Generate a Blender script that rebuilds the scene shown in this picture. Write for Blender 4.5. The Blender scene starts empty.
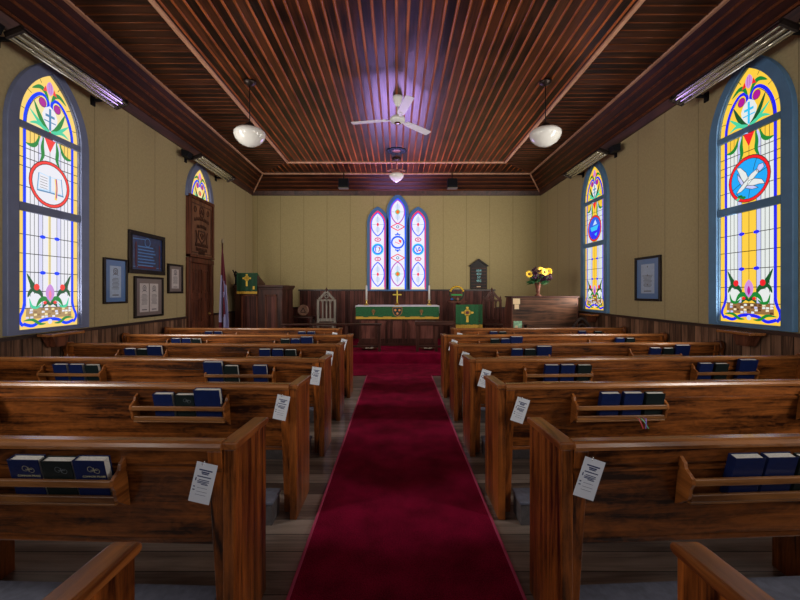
import bpy, math, random
from mathutils import Vector, Matrix
random.seed(11)
S = bpy.context.scene
COL = S.collection
PI = math.pi
EYE = 1.40; FPX = 390.0; W = 3.72; D = 10.07; Y0 = -2.6
WALLTOP = 3.935; CX, CZ = 3.316, 4.339; IX = 2.46; IY = 8.81; DECK = 0.205

# ------------------------------------------------------------------ materials
def new_mat(name):
    m = bpy.data.materials.new(name); m.use_nodes = True
    nt = m.node_tree; b = nt.nodes['Principled BSDF']
    return m, nt, b

def plain(name, col, rough=0.5, metal=0.0, spec=0.5, var=0.0, vscale=30, coat=0.0, bump=0.0):
    m, nt, b = new_mat(name)
    b.inputs['Base Color'].default_value = (*col, 1)
    b.inputs['Roughness'].default_value = rough
    b.inputs['Metallic'].default_value = metal
    b.inputs['Specular IOR Level'].default_value = spec
    b.inputs['Coat Weight'].default_value = coat
    b.inputs['Coat Roughness'].default_value = 0.08
    if var or bump:
        tc = nt.nodes.new('ShaderNodeTexCoord')
        n = nt.nodes.new('ShaderNodeTexNoise'); n.inputs['Scale'].default_value = vscale; n.inputs['Detail'].default_value = 5
        nt.links.new(tc.outputs['Object'], n.inputs['Vector'])
        if var:
            r = nt.nodes.new('ShaderNodeValToRGB')
            r.color_ramp.elements[0].position = 0.3; r.color_ramp.elements[1].position = 0.7
            r.color_ramp.elements[0].color = (*[c*(1-var) for c in col], 1)
            r.color_ramp.elements[1].color = (*[min(1, c*(1+var)) for c in col], 1)
            nt.links.new(n.outputs['Fac'], r.inputs['Fac']); nt.links.new(r.outputs['Color'], b.inputs['Base Color'])
        if bump:
            bp = nt.nodes.new('ShaderNodeBump'); bp.inputs['Strength'].default_value = bump; bp.inputs['Distance'].default_value = 0.01
            nt.links.new(n.outputs['Fac'], bp.inputs['Height']); nt.links.new(bp.outputs['Normal'], b.inputs['Normal'])
    return m

def wood(name, dark, light, axis=0, scale=14.0, rough=0.35, board=None, boardvar=0.35, bump=0.15, lo=0.32, hi=0.72, coat=0.0, spec=0.5, fine=.28, knots=0.0, coatr=.15):
    """streaky varnished wood, grain along the given axis; board=(axis, pitch) gives each board its own tone"""
    m, nt, b = new_mat(name); N = nt.nodes.new; L = nt.links.new
    tc = N('ShaderNodeTexCoord'); oi = N('ShaderNodeObjectInfo')
    mp = N('ShaderNodeMapping'); sc = [1, 1, 1]; sc[axis] = 0.07
    mp.inputs['Scale'].default_value = sc
    ad = N('ShaderNodeVectorMath'); ad.operation = 'ADD'
    ml = N('ShaderNodeMath'); ml.operation = 'MULTIPLY'; ml.inputs[1].default_value = 13.0
    L(oi.outputs['Random'], ml.inputs[0])
    L(tc.outputs['Object'], mp.inputs['Vector']); L(mp.outputs['Vector'], ad.inputs[0]); L(ml.outputs[0], ad.inputs[1])
    n1 = N('ShaderNodeTexNoise'); n1.inputs['Scale'].default_value = scale; n1.inputs['Detail'].default_value = 7
    n1.inputs['Roughness'].default_value = 0.62; n1.inputs['Distortion'].default_value = 1.2
    L(ad.outputs[0], n1.inputs['Vector'])
    n2 = N('ShaderNodeTexNoise'); n2.inputs['Scale'].default_value = 2.5; n2.inputs['Detail'].default_value = 2
    L(tc.outputs['Object'], n2.inputs['Vector'])
    mx = N('ShaderNodeMath'); mx.operation = 'MULTIPLY_ADD'; mx.inputs[1].default_value = 0.35; 
    sb = N('ShaderNodeMath'); sb.operation = 'SUBTRACT'; sb.inputs[1].default_value = 0.175
    L(n2.outputs['Fac'], mx.inputs[0]); L(n1.outputs['Fac'], mx.inputs[2]); L(mx.outputs[0], sb.inputs[0])
    m3 = N('ShaderNodeMapping'); sc3 = [1, 1, 1]; sc3[axis] = 0.03; m3.inputs['Scale'].default_value = sc3
    a3 = N('ShaderNodeVectorMath'); a3.operation = 'ADD'; L(tc.outputs['Object'], m3.inputs['Vector']); L(m3.outputs['Vector'], a3.inputs[0]); L(ml.outputs[0], a3.inputs[1])
    n3 = N('ShaderNodeTexNoise'); n3.inputs['Scale'].default_value = scale*6; n3.inputs['Detail'].default_value = 4; n3.inputs['Distortion'].default_value = .4
    L(a3.outputs[0], n3.inputs['Vector'])
    mf = N('ShaderNodeMath'); mf.operation = 'MULTIPLY_ADD'; mf.inputs[1].default_value = fine
    sf = N('ShaderNodeMath'); sf.operation = 'SUBTRACT'; sf.inputs[1].default_value = fine*.5
    L(n3.outputs['Fac'], mf.inputs[0]); L(sb.outputs[0], mf.inputs[2]); L(mf.outputs[0], sf.inputs[0])
    fac = sf.outputs[0]
    if knots:
        kn = N('ShaderNodeTexNoise'); kn.inputs['Scale'].default_value = 26; kn.inputs['Detail'].default_value = 3; kn.inputs['Distortion'].default_value = 2.0
        km = N('ShaderNodeMapping'); k4 = [1, 1, 1]; k4[axis] = .45; km.inputs['Scale'].default_value = k4
        L(ad.outputs[0], kn.inputs['Vector']); L(tc.outputs['Object'], km.inputs['Vector']); L(km.outputs['Vector'], kn.inputs['Vector'])
        kf = N('ShaderNodeMath'); kf.operation = 'MULTIPLY_ADD'; kf.inputs[1].default_value = knots
        ks = N('ShaderNodeMath'); ks.operation = 'SUBTRACT'; ks.inputs[1].default_value = knots*.5
        L(kn.outputs['Fac'], kf.inputs[0]); L(fac, kf.inputs[2]); L(kf.outputs[0], ks.inputs[0]); fac = ks.outputs[0]
    if board:
        sp = N('ShaderNodeSeparateXYZ'); L(tc.outputs['Object'], sp.inputs[0])
        dv = N('ShaderNodeMath'); dv.operation = 'DIVIDE'; dv.inputs[1].default_value = board[1]
        fl = N('ShaderNodeMath'); fl.operation = 'FLOOR'
        wn = N('ShaderNodeTexWhiteNoise'); wn.noise_dimensions = '1D'
        L(sp.outputs[board[0]], dv.inputs[0]); L(dv.outputs[0], fl.inputs[0]); L(fl.outputs[0], wn.inputs['W'])
        m2 = N('ShaderNodeMath'); m2.operation = 'MULTIPLY_ADD'; m2.inputs[1].default_value = boardvar
        s2 = N('ShaderNodeMath'); s2.operation = 'SUBTRACT'; s2.inputs[1].default_value = boardvar/2
        L(wn.outputs['Value'], m2.inputs[0]); L(fac, m2.inputs[2]); L(m2.outputs[0], s2.inputs[0]); fac = s2.outputs[0]
    r = N('ShaderNodeValToRGB'); r.color_ramp.elements[0].position = lo; r.color_ramp.elements[1].position = hi
    r.color_ramp.elements[0].color = (*dark, 1); r.color_ramp.elements[1].color = (*light, 1)
    L(fac, r.inputs['Fac']); L(r.outputs['Color'], b.inputs['Base Color'])
    b.inputs['Roughness'].default_value = rough; b.inputs['Coat Weight'].default_value = coat
    b.inputs['Coat Roughness'].default_value = coatr; b.inputs['Specular IOR Level'].default_value = spec
    if bump:
        bp = N('ShaderNodeBump'); bp.inputs['Strength'].default_value = bump; bp.inputs['Distance'].default_value = 0.006
        L(n1.outputs['Fac'], bp.inputs['Height']); L(bp.outputs['Normal'], b.inputs['Normal'])
    return m

def grooved(mat, axis, pitch, width=0.02, dark=0.35):
    """darken thin joints between sheets or boards at the given pitch (a real groove in the surface)"""
    nt = mat.node_tree; b = nt.nodes['Principled BSDF']; N = nt.nodes.new; L = nt.links.new
    tc = N('ShaderNodeTexCoord'); sp = N('ShaderNodeSeparateXYZ'); L(tc.outputs['Object'], sp.inputs[0])
    dv = N('ShaderNodeMath'); dv.operation = 'DIVIDE'; dv.inputs[1].default_value = pitch; L(sp.outputs[axis], dv.inputs[0])
    fr = N('ShaderNodeMath'); fr.operation = 'FRACT'; L(dv.outputs[0], fr.inputs[0])
    lt = N('ShaderNodeMath'); lt.operation = 'LESS_THAN'; lt.inputs[1].default_value = width/pitch; L(fr.outputs[0], lt.inputs[0])
    mx = N('ShaderNodeMixRGB'); mx.blend_type = 'MULTIPLY'
    mu = N('ShaderNodeMath'); mu.operation = 'MULTIPLY'; mu.inputs[1].default_value = 1.0; L(lt.outputs[0], mu.inputs[0]); L(mu.outputs[0], mx.inputs['Fac'])
    mx.inputs['Color2'].default_value = (dark, dark, dark, 1)
    src = b.inputs['Base Color'].links
    if src: L(src[0].from_socket, mx.inputs['Color1'])
    else: mx.inputs['Color1'].default_value = b.inputs['Base Color'].default_value
    L(mx.outputs['Color'], b.inputs['Base Color'])
    return mat

GL = 1.0
def glassmat(name, col, s=None):
    m, nt, b = new_mat(name)
    b.inputs['Base Color'].default_value = (*[min(1, c)*0.12 for c in col], 1)
    b.inputs['Roughness'].default_value = 0.25
    b.inputs['Emission Color'].default_value = (*col, 1)
    b.inputs['Emission Strength'].default_value = 1.0 if s is None else s
    return m
G = GL
PAL = {
 'yel': (.92, .57, .05), 'yel2': (.80, .40, .03), 'white': (.72, .76, .74), 'lilacw': (.52, .55, .86), 'cream': (.85, .74, .50),
 'blue': (.012, .018, .82), 'blue2': (.01, .10, .72), 'sky': (.012, .36, .86), 'green': (.006, .22, .03), 'dgreen': (.004, .08, .02), 'turq': (.06, .60, .33),
 'red': (.80, .012, .02), 'mag': (.40, .008, .28), 'lilac': (.56, .26, .66), 'brown': (.28, .14, .05), 'brown2': (.10, .045, .018), 'pale': (.50, .70, .92),
 'orange': (.85, .14, .01), 'steel': (.07, .22, .42), 'cyan': (.03, .50, .85), 'pink': (.85, .22, .35)}
def palette(prefix, mix, tint=(.85, .83, .9)):
    out = {}
    for k, c in PAL.items():
        cc = tuple(a*(1-mix)+t*mix for a, t in zip(c, tint))
        out[k] = glassmat(f'{prefix}_glass_{k}', cc)
    return out
VIV = palette('vivid', 0.0); PALE = palette('bleached', 0.04)
for k_, c_ in {'yel': (.90, .62, .16), 'yel2': (.85, .48, .06), 'white': (.78, .78, .84), 'lilacw': (.66, .66, .86), 'cream': (.86, .72, .36), 'red': (.85, .07, .06), 'brown': (.42, .28, .14), 'brown2': (.30, .19, .10), 'blue': (.015, .06, .92)}.items():
    PALE[k_] = glassmat('bleached_'+k_, c_)
EAST = palette('east', 0.0)
EAST['white'] = glassmat('east_white', (.76, .77, .88)); EAST['blue'] = glassmat('east_blue', (.008, .10, .95)); EAST['pale'] = glassmat('east_pale', (.58, .66, .84))
EAST['red'] = glassmat('east_red', (.80, .04, .10)); EAST['lilac'] = glassmat('east_violet', (.42, .06, .50)); EAST['mag'] = glassmat('east_crimson', (.60, .02, .16))
LEAD = plain('lead_came', (.012, .012, .014), .5)

M = {}
M['ceil_y'] = wood('ceiling_board_long', (.009, .0028, .002), (.095, .027, .011), 1, 16, .28, board=(0, .126), boardvar=.28, bump=.5, spec=.35, lo=.36, hi=.68)
M['ceil_x'] = wood('ceiling_board_cross', (.010, .003, .002), (.075, .022, .010), 0, 14, .4, board=(1, .126), boardvar=.3, bump=.4, spec=.3)
M['bead_y'] = wood('ceiling_bead_long', (.20, .045, .008), (.62, .165, .034), 1, 12, .4, bump=.3, spec=.2)
M['bead_x'] = wood('ceiling_bead_cross', (.06, .016, .005), (.20, .058, .018), 0, 10, .45, bump=.2, spec=.2)
M['cove_y'] = wood('cove_board_long', (.012, .004, .0025), (.065, .018, .009), 1, 14, .42, bump=.35, spec=.25)
M['cove_x'] = wood('cove_board_cross', (.012, .004, .0025), (.06, .017, .009), 0, 14, .42, bump=.35, spec=.25)
M['trim'] = wood('ceiling_trim_wood', (.42, .19, .10), (.80, .45, .29), 1, 10, .4)
M['crown'] = wood('crown_wood', (.02, .007, .005), (.10, .034, .022), 1, 10, .5)
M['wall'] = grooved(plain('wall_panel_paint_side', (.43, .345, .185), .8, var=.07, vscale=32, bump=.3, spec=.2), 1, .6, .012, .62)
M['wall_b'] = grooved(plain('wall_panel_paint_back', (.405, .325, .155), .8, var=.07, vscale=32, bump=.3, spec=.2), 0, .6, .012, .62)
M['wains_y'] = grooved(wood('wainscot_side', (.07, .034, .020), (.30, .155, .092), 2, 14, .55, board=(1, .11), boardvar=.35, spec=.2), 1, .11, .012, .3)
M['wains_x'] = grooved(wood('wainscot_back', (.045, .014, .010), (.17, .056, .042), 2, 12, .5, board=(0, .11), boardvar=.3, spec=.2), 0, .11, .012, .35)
M['wcap'] = wood('wainscot_cap_wood', (.012, .006, .005), (.05, .02, .014), 1, 10, .4)
M['floor'] = grooved(wood('floor_board', (.11, .082, .066), (.40, .32, .27), 0, 9, .36, board=(1, .15), boardvar=.3, coat=.35), 1, .15, .007, .15)
def carpet_mat():
    m, nt, b = new_mat('red_carpet_pile'); N = nt.nodes.new; L = nt.links.new
    tc = N('ShaderNodeTexCoord'); n1 = N('ShaderNodeTexNoise'); n1.inputs['Scale'].default_value = 160; n1.inputs['Detail'].default_value = 4
    n2 = N('ShaderNodeTexNoise'); n2.inputs['Scale'].default_value = 5; n2.inputs['Detail'].default_value = 6
    L(tc.outputs['Object'], n1.inputs['Vector']); L(tc.outputs['Object'], n2.inputs['Vector'])
    a = N('ShaderNodeMath'); a.operation = 'MULTIPLY_ADD'; a.inputs[1].default_value = .6
    h = N('ShaderNodeMath'); h.operation = 'MULTIPLY'; h.inputs[1].default_value = .4
    L(n2.outputs['Fac'], h.inputs[0]); L(n1.outputs['Fac'], a.inputs[0]); L(h.outputs[0], a.inputs[2])
    r = N('ShaderNodeValToRGB'); r.color_ramp.elements[0].position = .36; r.color_ramp.elements[1].position = .66
    r.color_ramp.elements[0].color = (.10, .0012, .012, 1); r.color_ramp.elements[1].color = (.40, .005, .060, 1)
    L(a.outputs[0], r.inputs['Fac']); L(r.outputs['Color'], b.inputs['Base Color'])
    b.inputs['Roughness'].default_value = .95; b.inputs['Specular IOR Level'].default_value = .1
    bp = N('ShaderNodeBump'); bp.inputs['Strength'].default_value = .6; bp.inputs['Distance'].default_value = .006
    L(n1.outputs['Fac'], bp.inputs['Height']); L(bp.outputs['Normal'], b.inputs['Normal'])
    return m
M['carpet'] = carpet_mat()
M['binding'] = plain('carpet_binding', (.55, .06, .16), .8)
PD, PLt = (.022, .0048, .0010), (.33, .095, .018)
M['pew_x'] = wood('pew_wood_long', PD, PLt, 0, 15, .34, bump=.35, coat=.15, spec=.35, lo=.34, hi=.70, knots=.30)
M['pew_z'] = wood('pew_wood_upright', PD, (.42, .115, .020), 2, 15, .34, bump=.35, coat=.15, spec=.35, lo=.32, hi=.70, knots=.15)
M['pew_y'] = wood('pew_wood_cap', (.12, .032, .007), (.50, .165, .036), 1, 13, .3, bump=.15, coat=.4, coatr=.25)
M['pew_rail'] = wood('pew_wood_rail', (.14, .044, .011), (.48, .18, .052), 0, 13, .25, bump=.15, coat=.4)
M['oak'] = wood('rack_slat_wood', (.09, .030, .008), (.38, .155, .045), 0, 16, .35)
M['dwood_z'] = wood('dark_wood_upright', (.022, .008, .006), (.11, .038, .026), 2, 12, .38, spec=.18)
M['dwood_x'] = wood('dark_wood_long', (.020, .008, .006), (.10, .036, .025), 0, 12, .38, spec=.18)
M['altar_z'] = wood('altar_wood', (.07, .022, .016), (.30, .105, .080), 2, 12, .42, spec=.2)
M['piano'] = wood('piano_veneer', (.014, .006, .003), (.17, .070, .034), 0, 9, .5, lo=.36, hi=.70, spec=.2)
M['piano_z'] = wood('piano_side_veneer', (.04, .013, .008), (.20, .070, .042), 2, 9, .5, spec=.2)
M['door'] = wood('door_wood', (.035, .010, .005), (.19, .058, .028), 2, 11, .5, spec=.2)
M['carved'] = wood('carved_board_wood', (.09, .032, .015), (.30, .12, .055), 2, 9, .5)
M['black'] = plain('black_paint', (.006, .006, .008), .6, spec=.15)
M['dark'] = plain('dark_void', (.012, .008, .007), .6)
M['white_paint'] = plain('white_enamel', (.78, .78, .76), .3)
M['opal'] = plain('opal_glass_shade', (.83, .81, .76), .18, coat=.5)
M['brass'] = plain('brass', (.78, .56, .16), .28, 1.0)
M['bronze'] = plain('dark_bronze', (.05, .035, .03), .4, .8)
M['chrome'] = plain('polished_reflector', (.75, .76, .78), .12, 1.0)
M['tubeglass'] = plain('heater_quartz_tube', (.55, .52, .42), .15, .6)
M['casing'] = plain('window_casing_skylit', (.095, .215, .385), .5, var=.10, vscale=6)  # blue skylight on white casings, put into the base colour
M['casing_l'] = plain('window_casing_skylit_left', (.155, .185, .315), .5, var=.10, vscale=6)  # left casings: greyer skylight tint held in the colour
M['casing_e'] = plain('east_window_casing_skylit', (.06, .17, .38), .5)  # blue window light on the east casing, mixed into its colour
M['bluebook'] = plain('blue_book_cloth', (.004, .013, .075), .45, var=.15, spec=.3)
M['dkbook'] = plain('dark_green_book_cloth', (.006, .013, .014), .45, spec=.3)
M['pages'] = plain('book_pages', (.62, .60, .55), .8, var=.15, vscale=200)
M['gilt'] = plain('gilt_lettering', (.62, .58, .34), .35, .3)
M['silver'] = plain('silver_stamp', (.22, .25, .27), .4, .3)
M['card'] = plain('white_card', (.72, .74, .80), .6)
M['ink'] = plain('blue_black_ink', (.03, .045, .14), .6)
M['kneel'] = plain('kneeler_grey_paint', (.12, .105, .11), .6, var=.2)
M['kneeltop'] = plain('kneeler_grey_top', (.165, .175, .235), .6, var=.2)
M['frame'] = wood('picture_frame_wood', (.005, .003, .003), (.022, .012, .010), 2, 14, .4, spec=.2)
M['mat_bluerefl'] = plain('mount_blue_reflection', (.10, .20, .44), .35, coat=.3)  # mount coloured with the blue reflection of the windows opposite
M['matbrown'] = plain('brown_mount', (.20, .155, .15), .35, coat=.3)
M['paper'] = plain('certificate_paper', (.60, .55, .55), .5, coat=.3, var=.08)
M['paper_bluerefl'] = plain('certificate_blue_reflection', (.38, .48, .66), .5, coat=.3, var=.08)  # paper carries the same window reflection as a blue tint
M['printink'] = plain('printed_ink', (.13, .12, .15), .6)
M['bluebanner'] = plain('dark_blue_print', (.008, .028, .12), .3, coat=.25, var=.5, vscale=14)
M['bluebright'] = plain('light_blue_print', (.07, .24, .62), .3, coat=.25)
M['maroon'] = plain('maroon_print', (.10, .012, .03), .4)
M['white_linen'] = plain('white_linen', (.72, .70, .78), .8)
M['greencloth'] = plain('green_brocade', (.008, .105, .028), .7, var=.4, vscale=45)
M['goldcloth'] = plain('gold_fringe', (.62, .36, .03), .6, var=.3, vscale=120)
M['goldthread'] = plain('gold_embroidery', (.85, .55, .05), .5)
M['bronzethread'] = plain('bronze_embroidery', (.32, .16, .045), .5)
M['candle'] = plain('candle_wax', (.72, .68, .66), .5)
M['flagred'] = plain('flag_red', (.13, .006, .02), .7)
M['flagwhite'] = plain('flag_white', (.36, .34, .56), .7)
M['chair_reflect'] = wood('chair_wood_light_reflect', (.13, .11, .085), (.36, .31, .25), 2, 14, .5)  # chair wood greyed with reflected light in its colour
M['petal'] = plain('yellow_petal', (.90, .55, .015), .5)
M['eye'] = plain('brown_flower_eye', (.10, .03, .01), .7)
M['purple'] = plain('purple_petal', (.055, .008, .045), .6)
M['leaf'] = plain('leaf_green', (.02, .10, .03), .5, var=.4, vscale=20)
M['notepaper'] = plain('cream_note_paper', (.70, .52, .30), .6)
M['terra'] = wood('plaque_wood', (.20, .09, .05), (.42, .22, .14), 0, 10, .5)
M['ribbon_r'] = plain('ribbon_red', (.55, .03, .06), .5); M['ribbon_g'] = plain('ribbon_green', (.05, .40, .25), .5); M['ribbon_b'] = plain('ribbon_violet', (.18, .10, .55), .5)
M['pinkglass'] = plain('pink_fitter', (.42, .17, .15), .4)
M['platecream'] = plain('cream_plate_felt', (.80, .70, .58), .6)

# ------------------------------------------------------------------ mesh building
class MB:
    def __init__(s): s.v = []; s.f = []; s.m = []; s.s = []
    def add(s, vs, fs, mi=0, smooth=False, T=None):
        o = len(s.v)
        for p in vs:
            p = Vector(p)
            s.v.append(T @ p if T is not None else p)
        for f in fs:
            s.f.append([i+o for i in f]); s.m.append(mi); s.s.append(smooth)
        return s
    def box(s, x0, x1, y0, y1, z0, z1, mi=0, T=None):
        return s.add([(x0,y0,z0),(x1,y0,z0),(x1,y1,z0),(x0,y1,z0),(x0,y0,z1),(x1,y0,z1),(x1,y1,z1),(x0,y1,z1)],
              [(0,3,2,1),(4,5,6,7),(0,1,5,4),(1,2,6,5),(2,3,7,6),(3,0,4,7)], mi, False, T)
    def prism(s, poly, axis, a, b, mi=0, T=None, smooth=False):
        """poly in the two other axes (in xyz order) extruded along axis from a to b"""
        def pt(p, t):
            return [(t,p[0],p[1]), (p[0],t,p[1]), (p[0],p[1],t)][axis]
        n = len(poly)
        vs = [pt(p, a) for p in poly]+[pt(p, b) for p in poly]
        fs = [tuple(range(n)), tuple(range(2*n-1, n-1, -1))]
        s.add(vs, fs, mi, False, T)
        o = len(s.v)-2*n
        for i in range(n):
            j = (i+1) % n
            s.f.append([o+j, o+i, o+n+i, o+n+j]); s.m.append(mi); s.s.append(smooth)
        return s
    def lathe(s, prof, c=(0,0,0), n=24, mi=0, smooth=True, T=None):
        vs, fs = [], []
        k = len(prof)
        for i in range(n):
            a = 2*PI*i/n
            for r, z in prof: vs.append((c[0]+r*math.cos(a), c[1]+r*math.sin(a), c[2]+z))
        for i in range(n):
            j = (i+1) % n
            for q in range(k-1): fs.append((i*k+q, j*k+q, j*k+q+1, i*k+q+1))
        return s.add(vs, fs, mi, smooth, T)
    def tube(s, pts, r, n=8, mi=0, smooth=True, T=None, cap=True):
        pts = [Vector(p) for p in pts]; vs, fs = [], []
        rr = r if isinstance(r, (list, tuple)) else [r]*len(pts)
        for i, p in enumerate(pts):
            d = (pts[min(i+1, len(pts)-1)]-pts[max(i-1, 0)]).normalized()
            u = d.cross(Vector((0,0,1)));
            if u.length < 1e-3: u = d.cross(Vector((1,0,0)))
            u.normalize(); w = d.cross(u)
            for k in range(n):
                a = 2*PI*k/n; vs.append(p+(u*math.cos(a)+w*math.sin(a))*rr[i])
        for i in range(len(pts)-1):
            for k in range(n):
                k2 = (k+1) % n; fs.append((i*n+k, i*n+k2, (i+1)*n+k2, (i+1)*n+k))
        if cap: fs += [tuple(range(n-1, -1, -1)), tuple((len(pts)-1)*n+k for k in range(n))]
        return s.add(vs, fs, mi, smooth, T)
    def torus(s, R, r, n=32, k=8, mi=0, T=None):
        vs, fs = [], []
        for i in range(n):
            a = 2*PI*i/n
            for j in range(k):
                b = 2*PI*j/k; q = R+r*math.cos(b)
                vs.append((q*math.cos(a), q*math.sin(a), r*math.sin(b)))
        for i in range(n):
            for j in range(k):
                fs.append((i*k+j, ((i+1)%n)*k+j, ((i+1)%n)*k+(j+1)%k, i*k+(j+1)%k))
        return s.add(vs, fs, mi, True, T)
    def flat(s, poly, y, mi=0, th=0.0):
        """polygon in local x,z at local y facing -y; th gives it a body behind"""
        if th: return s.prism(poly, 1, y, y+th, mi)
        return s.add([(p[0], y, p[1]) for p in poly], [tuple(range(len(poly)))], mi)
    def build(s, name, mats, parent=None, bevel=0.0, loc=None, seg=2):
        me = bpy.data.meshes.new(name)
        me.from_pydata([tuple(v) for v in s.v], [], s.f); me.update()
        if not isinstance(mats, (list, tuple)): mats = [mats]
        for m in mats: me.materials.append(m)
        me.polygons.foreach_set('material_index', s.m); me.polygons.foreach_set('use_smooth', s.s)
        o = bpy.data.objects.new(name, me); COL.objects.link(o)
        if parent: o.parent = parent
        if loc: o.location = loc
        if bevel:
            b = o.modifiers.new('edge', 'BEVEL'); b.width = bevel; b.segments = seg; b.limit_method = 'ANGLE'; b.angle_limit = .6
        return o

def empty(name, loc=(0,0,0), rz=0.0):
    o = bpy.data.objects.new(name, None); COL.objects.link(o); o.location = loc; o.rotation_euler = (0,0,rz)
    o.empty_display_size = .1
    return o
def tag(o, label, cat, group=None, kind=None):
    o['label'] = label; o['category'] = cat
    if group: o['group'] = group
    if kind: o['kind'] = kind
    return o
def struct(o, label=None):
    o['kind'] = 'structure'
    if label: o['label'] = label
    return o
def copy_tree(o, parent=None):
    c = o.copy(); COL.objects.link(c)
    if parent: c.parent = parent
    for ch in list(o.children): copy_tree(ch, c)
    return c
def text_obj(name, s, size, mat, parent, T, ext=.0006):
    cu = bpy.data.curves.new(name, 'FONT'); cu.body = s; cu.size = size; cu.extrude = ext; cu.align_x = 'CENTER'; cu.align_y = 'CENTER'
    cu.resolution_u = 2
    t = bpy.data.objects.new(name, cu)
    COL.objects.link(t); bpy.context.view_layer.update()
    me = bpy.data.meshes.new_from_object(t.evaluated_get(bpy.context.evaluated_depsgraph_get()))
    bpy.data.objects.remove(t); me.name = name; me.materials.clear(); me.materials.append(mat)
    me.transform(T)
    o = bpy.data.objects.new(name, me); COL.objects.link(o); o.parent = parent
    return o
FACE = Matrix.Rotation(PI/2, 4, 'X')        # text plane xy -> local xz facing -y
ORD = {1:'nearest', 2:'second', 3:'third', 4:'fourth', 5:'fifth', 6:'sixth', 7:'seventh'}

# ------------------------------------------------------------------ 2D helpers for glass and embroidery
def arc_side(hw, rise, n=10):
    R = (rise*rise+hw*hw)/(2*hw); c = hw-R; a1 = math.atan2(rise, -c)
    return [(c+R*math.cos(a1*i/n), R*math.sin(a1*i/n)) for i in range(n+1)]
def arch(hw, base, spring, rise, n=10):
    a = [(u, spring+v) for u, v in arc_side(hw, rise, n)]
    return [(-hw, base), (hw, base)]+a+[(-u, v) for u, v in reversed(a[:-1])]
def ell(cu, cv, a, b, n=20): return [(cu+a*math.cos(2*PI*i/n), cv+b*math.sin(2*PI*i/n)) for i in range(n)]
def lens(cu, cv, hw, hh, n=8):
    a = arc_side(hw, hh, n)
    return [(cu+u, cv+v) for u, v in a]+[(cu-u, cv+v) for u, v in reversed(a[:-1])]+[(cu-u, cv-v) for u, v in a[1:]]+[(cu+u, cv-v) for u, v in reversed(a[1:-1])]
def smooth_path(p, n=5):
    out = []
    for i in range(len(p)-1):
        p0 = p[max(i-1, 0)]; p1 = p[i]; p2 = p[i+1]; p3 = p[min(i+2, len(p)-1)]
        for k in range(n):
            t = k/n
            out.append(tuple(.5*((2*b)+(-a+c)*t+(2*a-5*b+4*c-d)*t*t+(-a+3*b-3*c+d)*t**3) for a, b, c, d in zip(p0, p1, p2, p3)))
    out.append(p[-1]); return out
def stroke(p, w, taper=False, sm=True):
    if sm and len(p) > 2: p = smooth_path(p)
    L_, R_ = [], []
    n = len(p)
    for i in range(n):
        a = p[max(i-1, 0)]; b = p[min(i+1, n-1)]
        dx, dy = b[0]-a[0], b[1]-a[1]; l = math.hypot(dx, dy) or 1
        t = i/(n-1); ww = w*.5*((max(.08, math.sin(PI*min(1, max(0, t*.94+.03))))) if taper else 1)
        L_.append((p[i][0]-dy/l*ww, p[i][1]+dx/l*ww)); R_.append((p[i][0]+dy/l*ww, p[i][1]-dx/l*ww))
    return [[L_[i], R_[i], R_[i+1], L_[i+1]] for i in range(n-1)]
def ring(cu, cv, r0, r1, n=28):
    o = []
    for i in range(n):
        a, b = 2*PI*i/n, 2*PI*(i+1)/n
        o.append([(cu+r0*math.cos(a), cv+r0*math.sin(a)), (cu+r1*math.cos(a), cv+r1*math.sin(a)), (cu+r1*math.cos(b), cv+r1*math.sin(b)), (cu+r0*math.cos(b), cv+r0*math.sin(b))])
    return o
def outline(poly, w): return [q for i in range(len(poly)) for q in stroke([poly[i], poly[(i+1) % len(poly)]], w, sm=False)]
def mir(polys): return [[(-u, v) for u, v in p] for p in polys]

class Pat:
    def __init__(s): s.items = []
    def p(s, poly, k, layer): s.items.append((poly, k, layer))
    def ps(s, polys, k, layer):
        for q in polys: s.p(q, k, layer)
    def both(s, polys, k, layer): s.ps(polys, k, layer); s.ps(mir(polys), k, layer)
    def build(s, name, pal, parent, y, outl, th=.004):
        keys = sorted({k for _, k, _ in s.items if k != 'lead'}); mb = MB(); ld = MB()
        mb.flat(outl, y, keys.index('yel') if 'yel' in keys else 0, th)
        for poly, k, l in s.items:
            if k == 'lead': ld.flat(poly, y-.0009*l)
            else: mb.flat(poly, y-.0009*l, keys.index(k))
        g = mb.build(name, [pal[k] for k in keys], parent)
        if ld.v: ld.build('lead_cames', LEAD, g)
        return g

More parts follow.
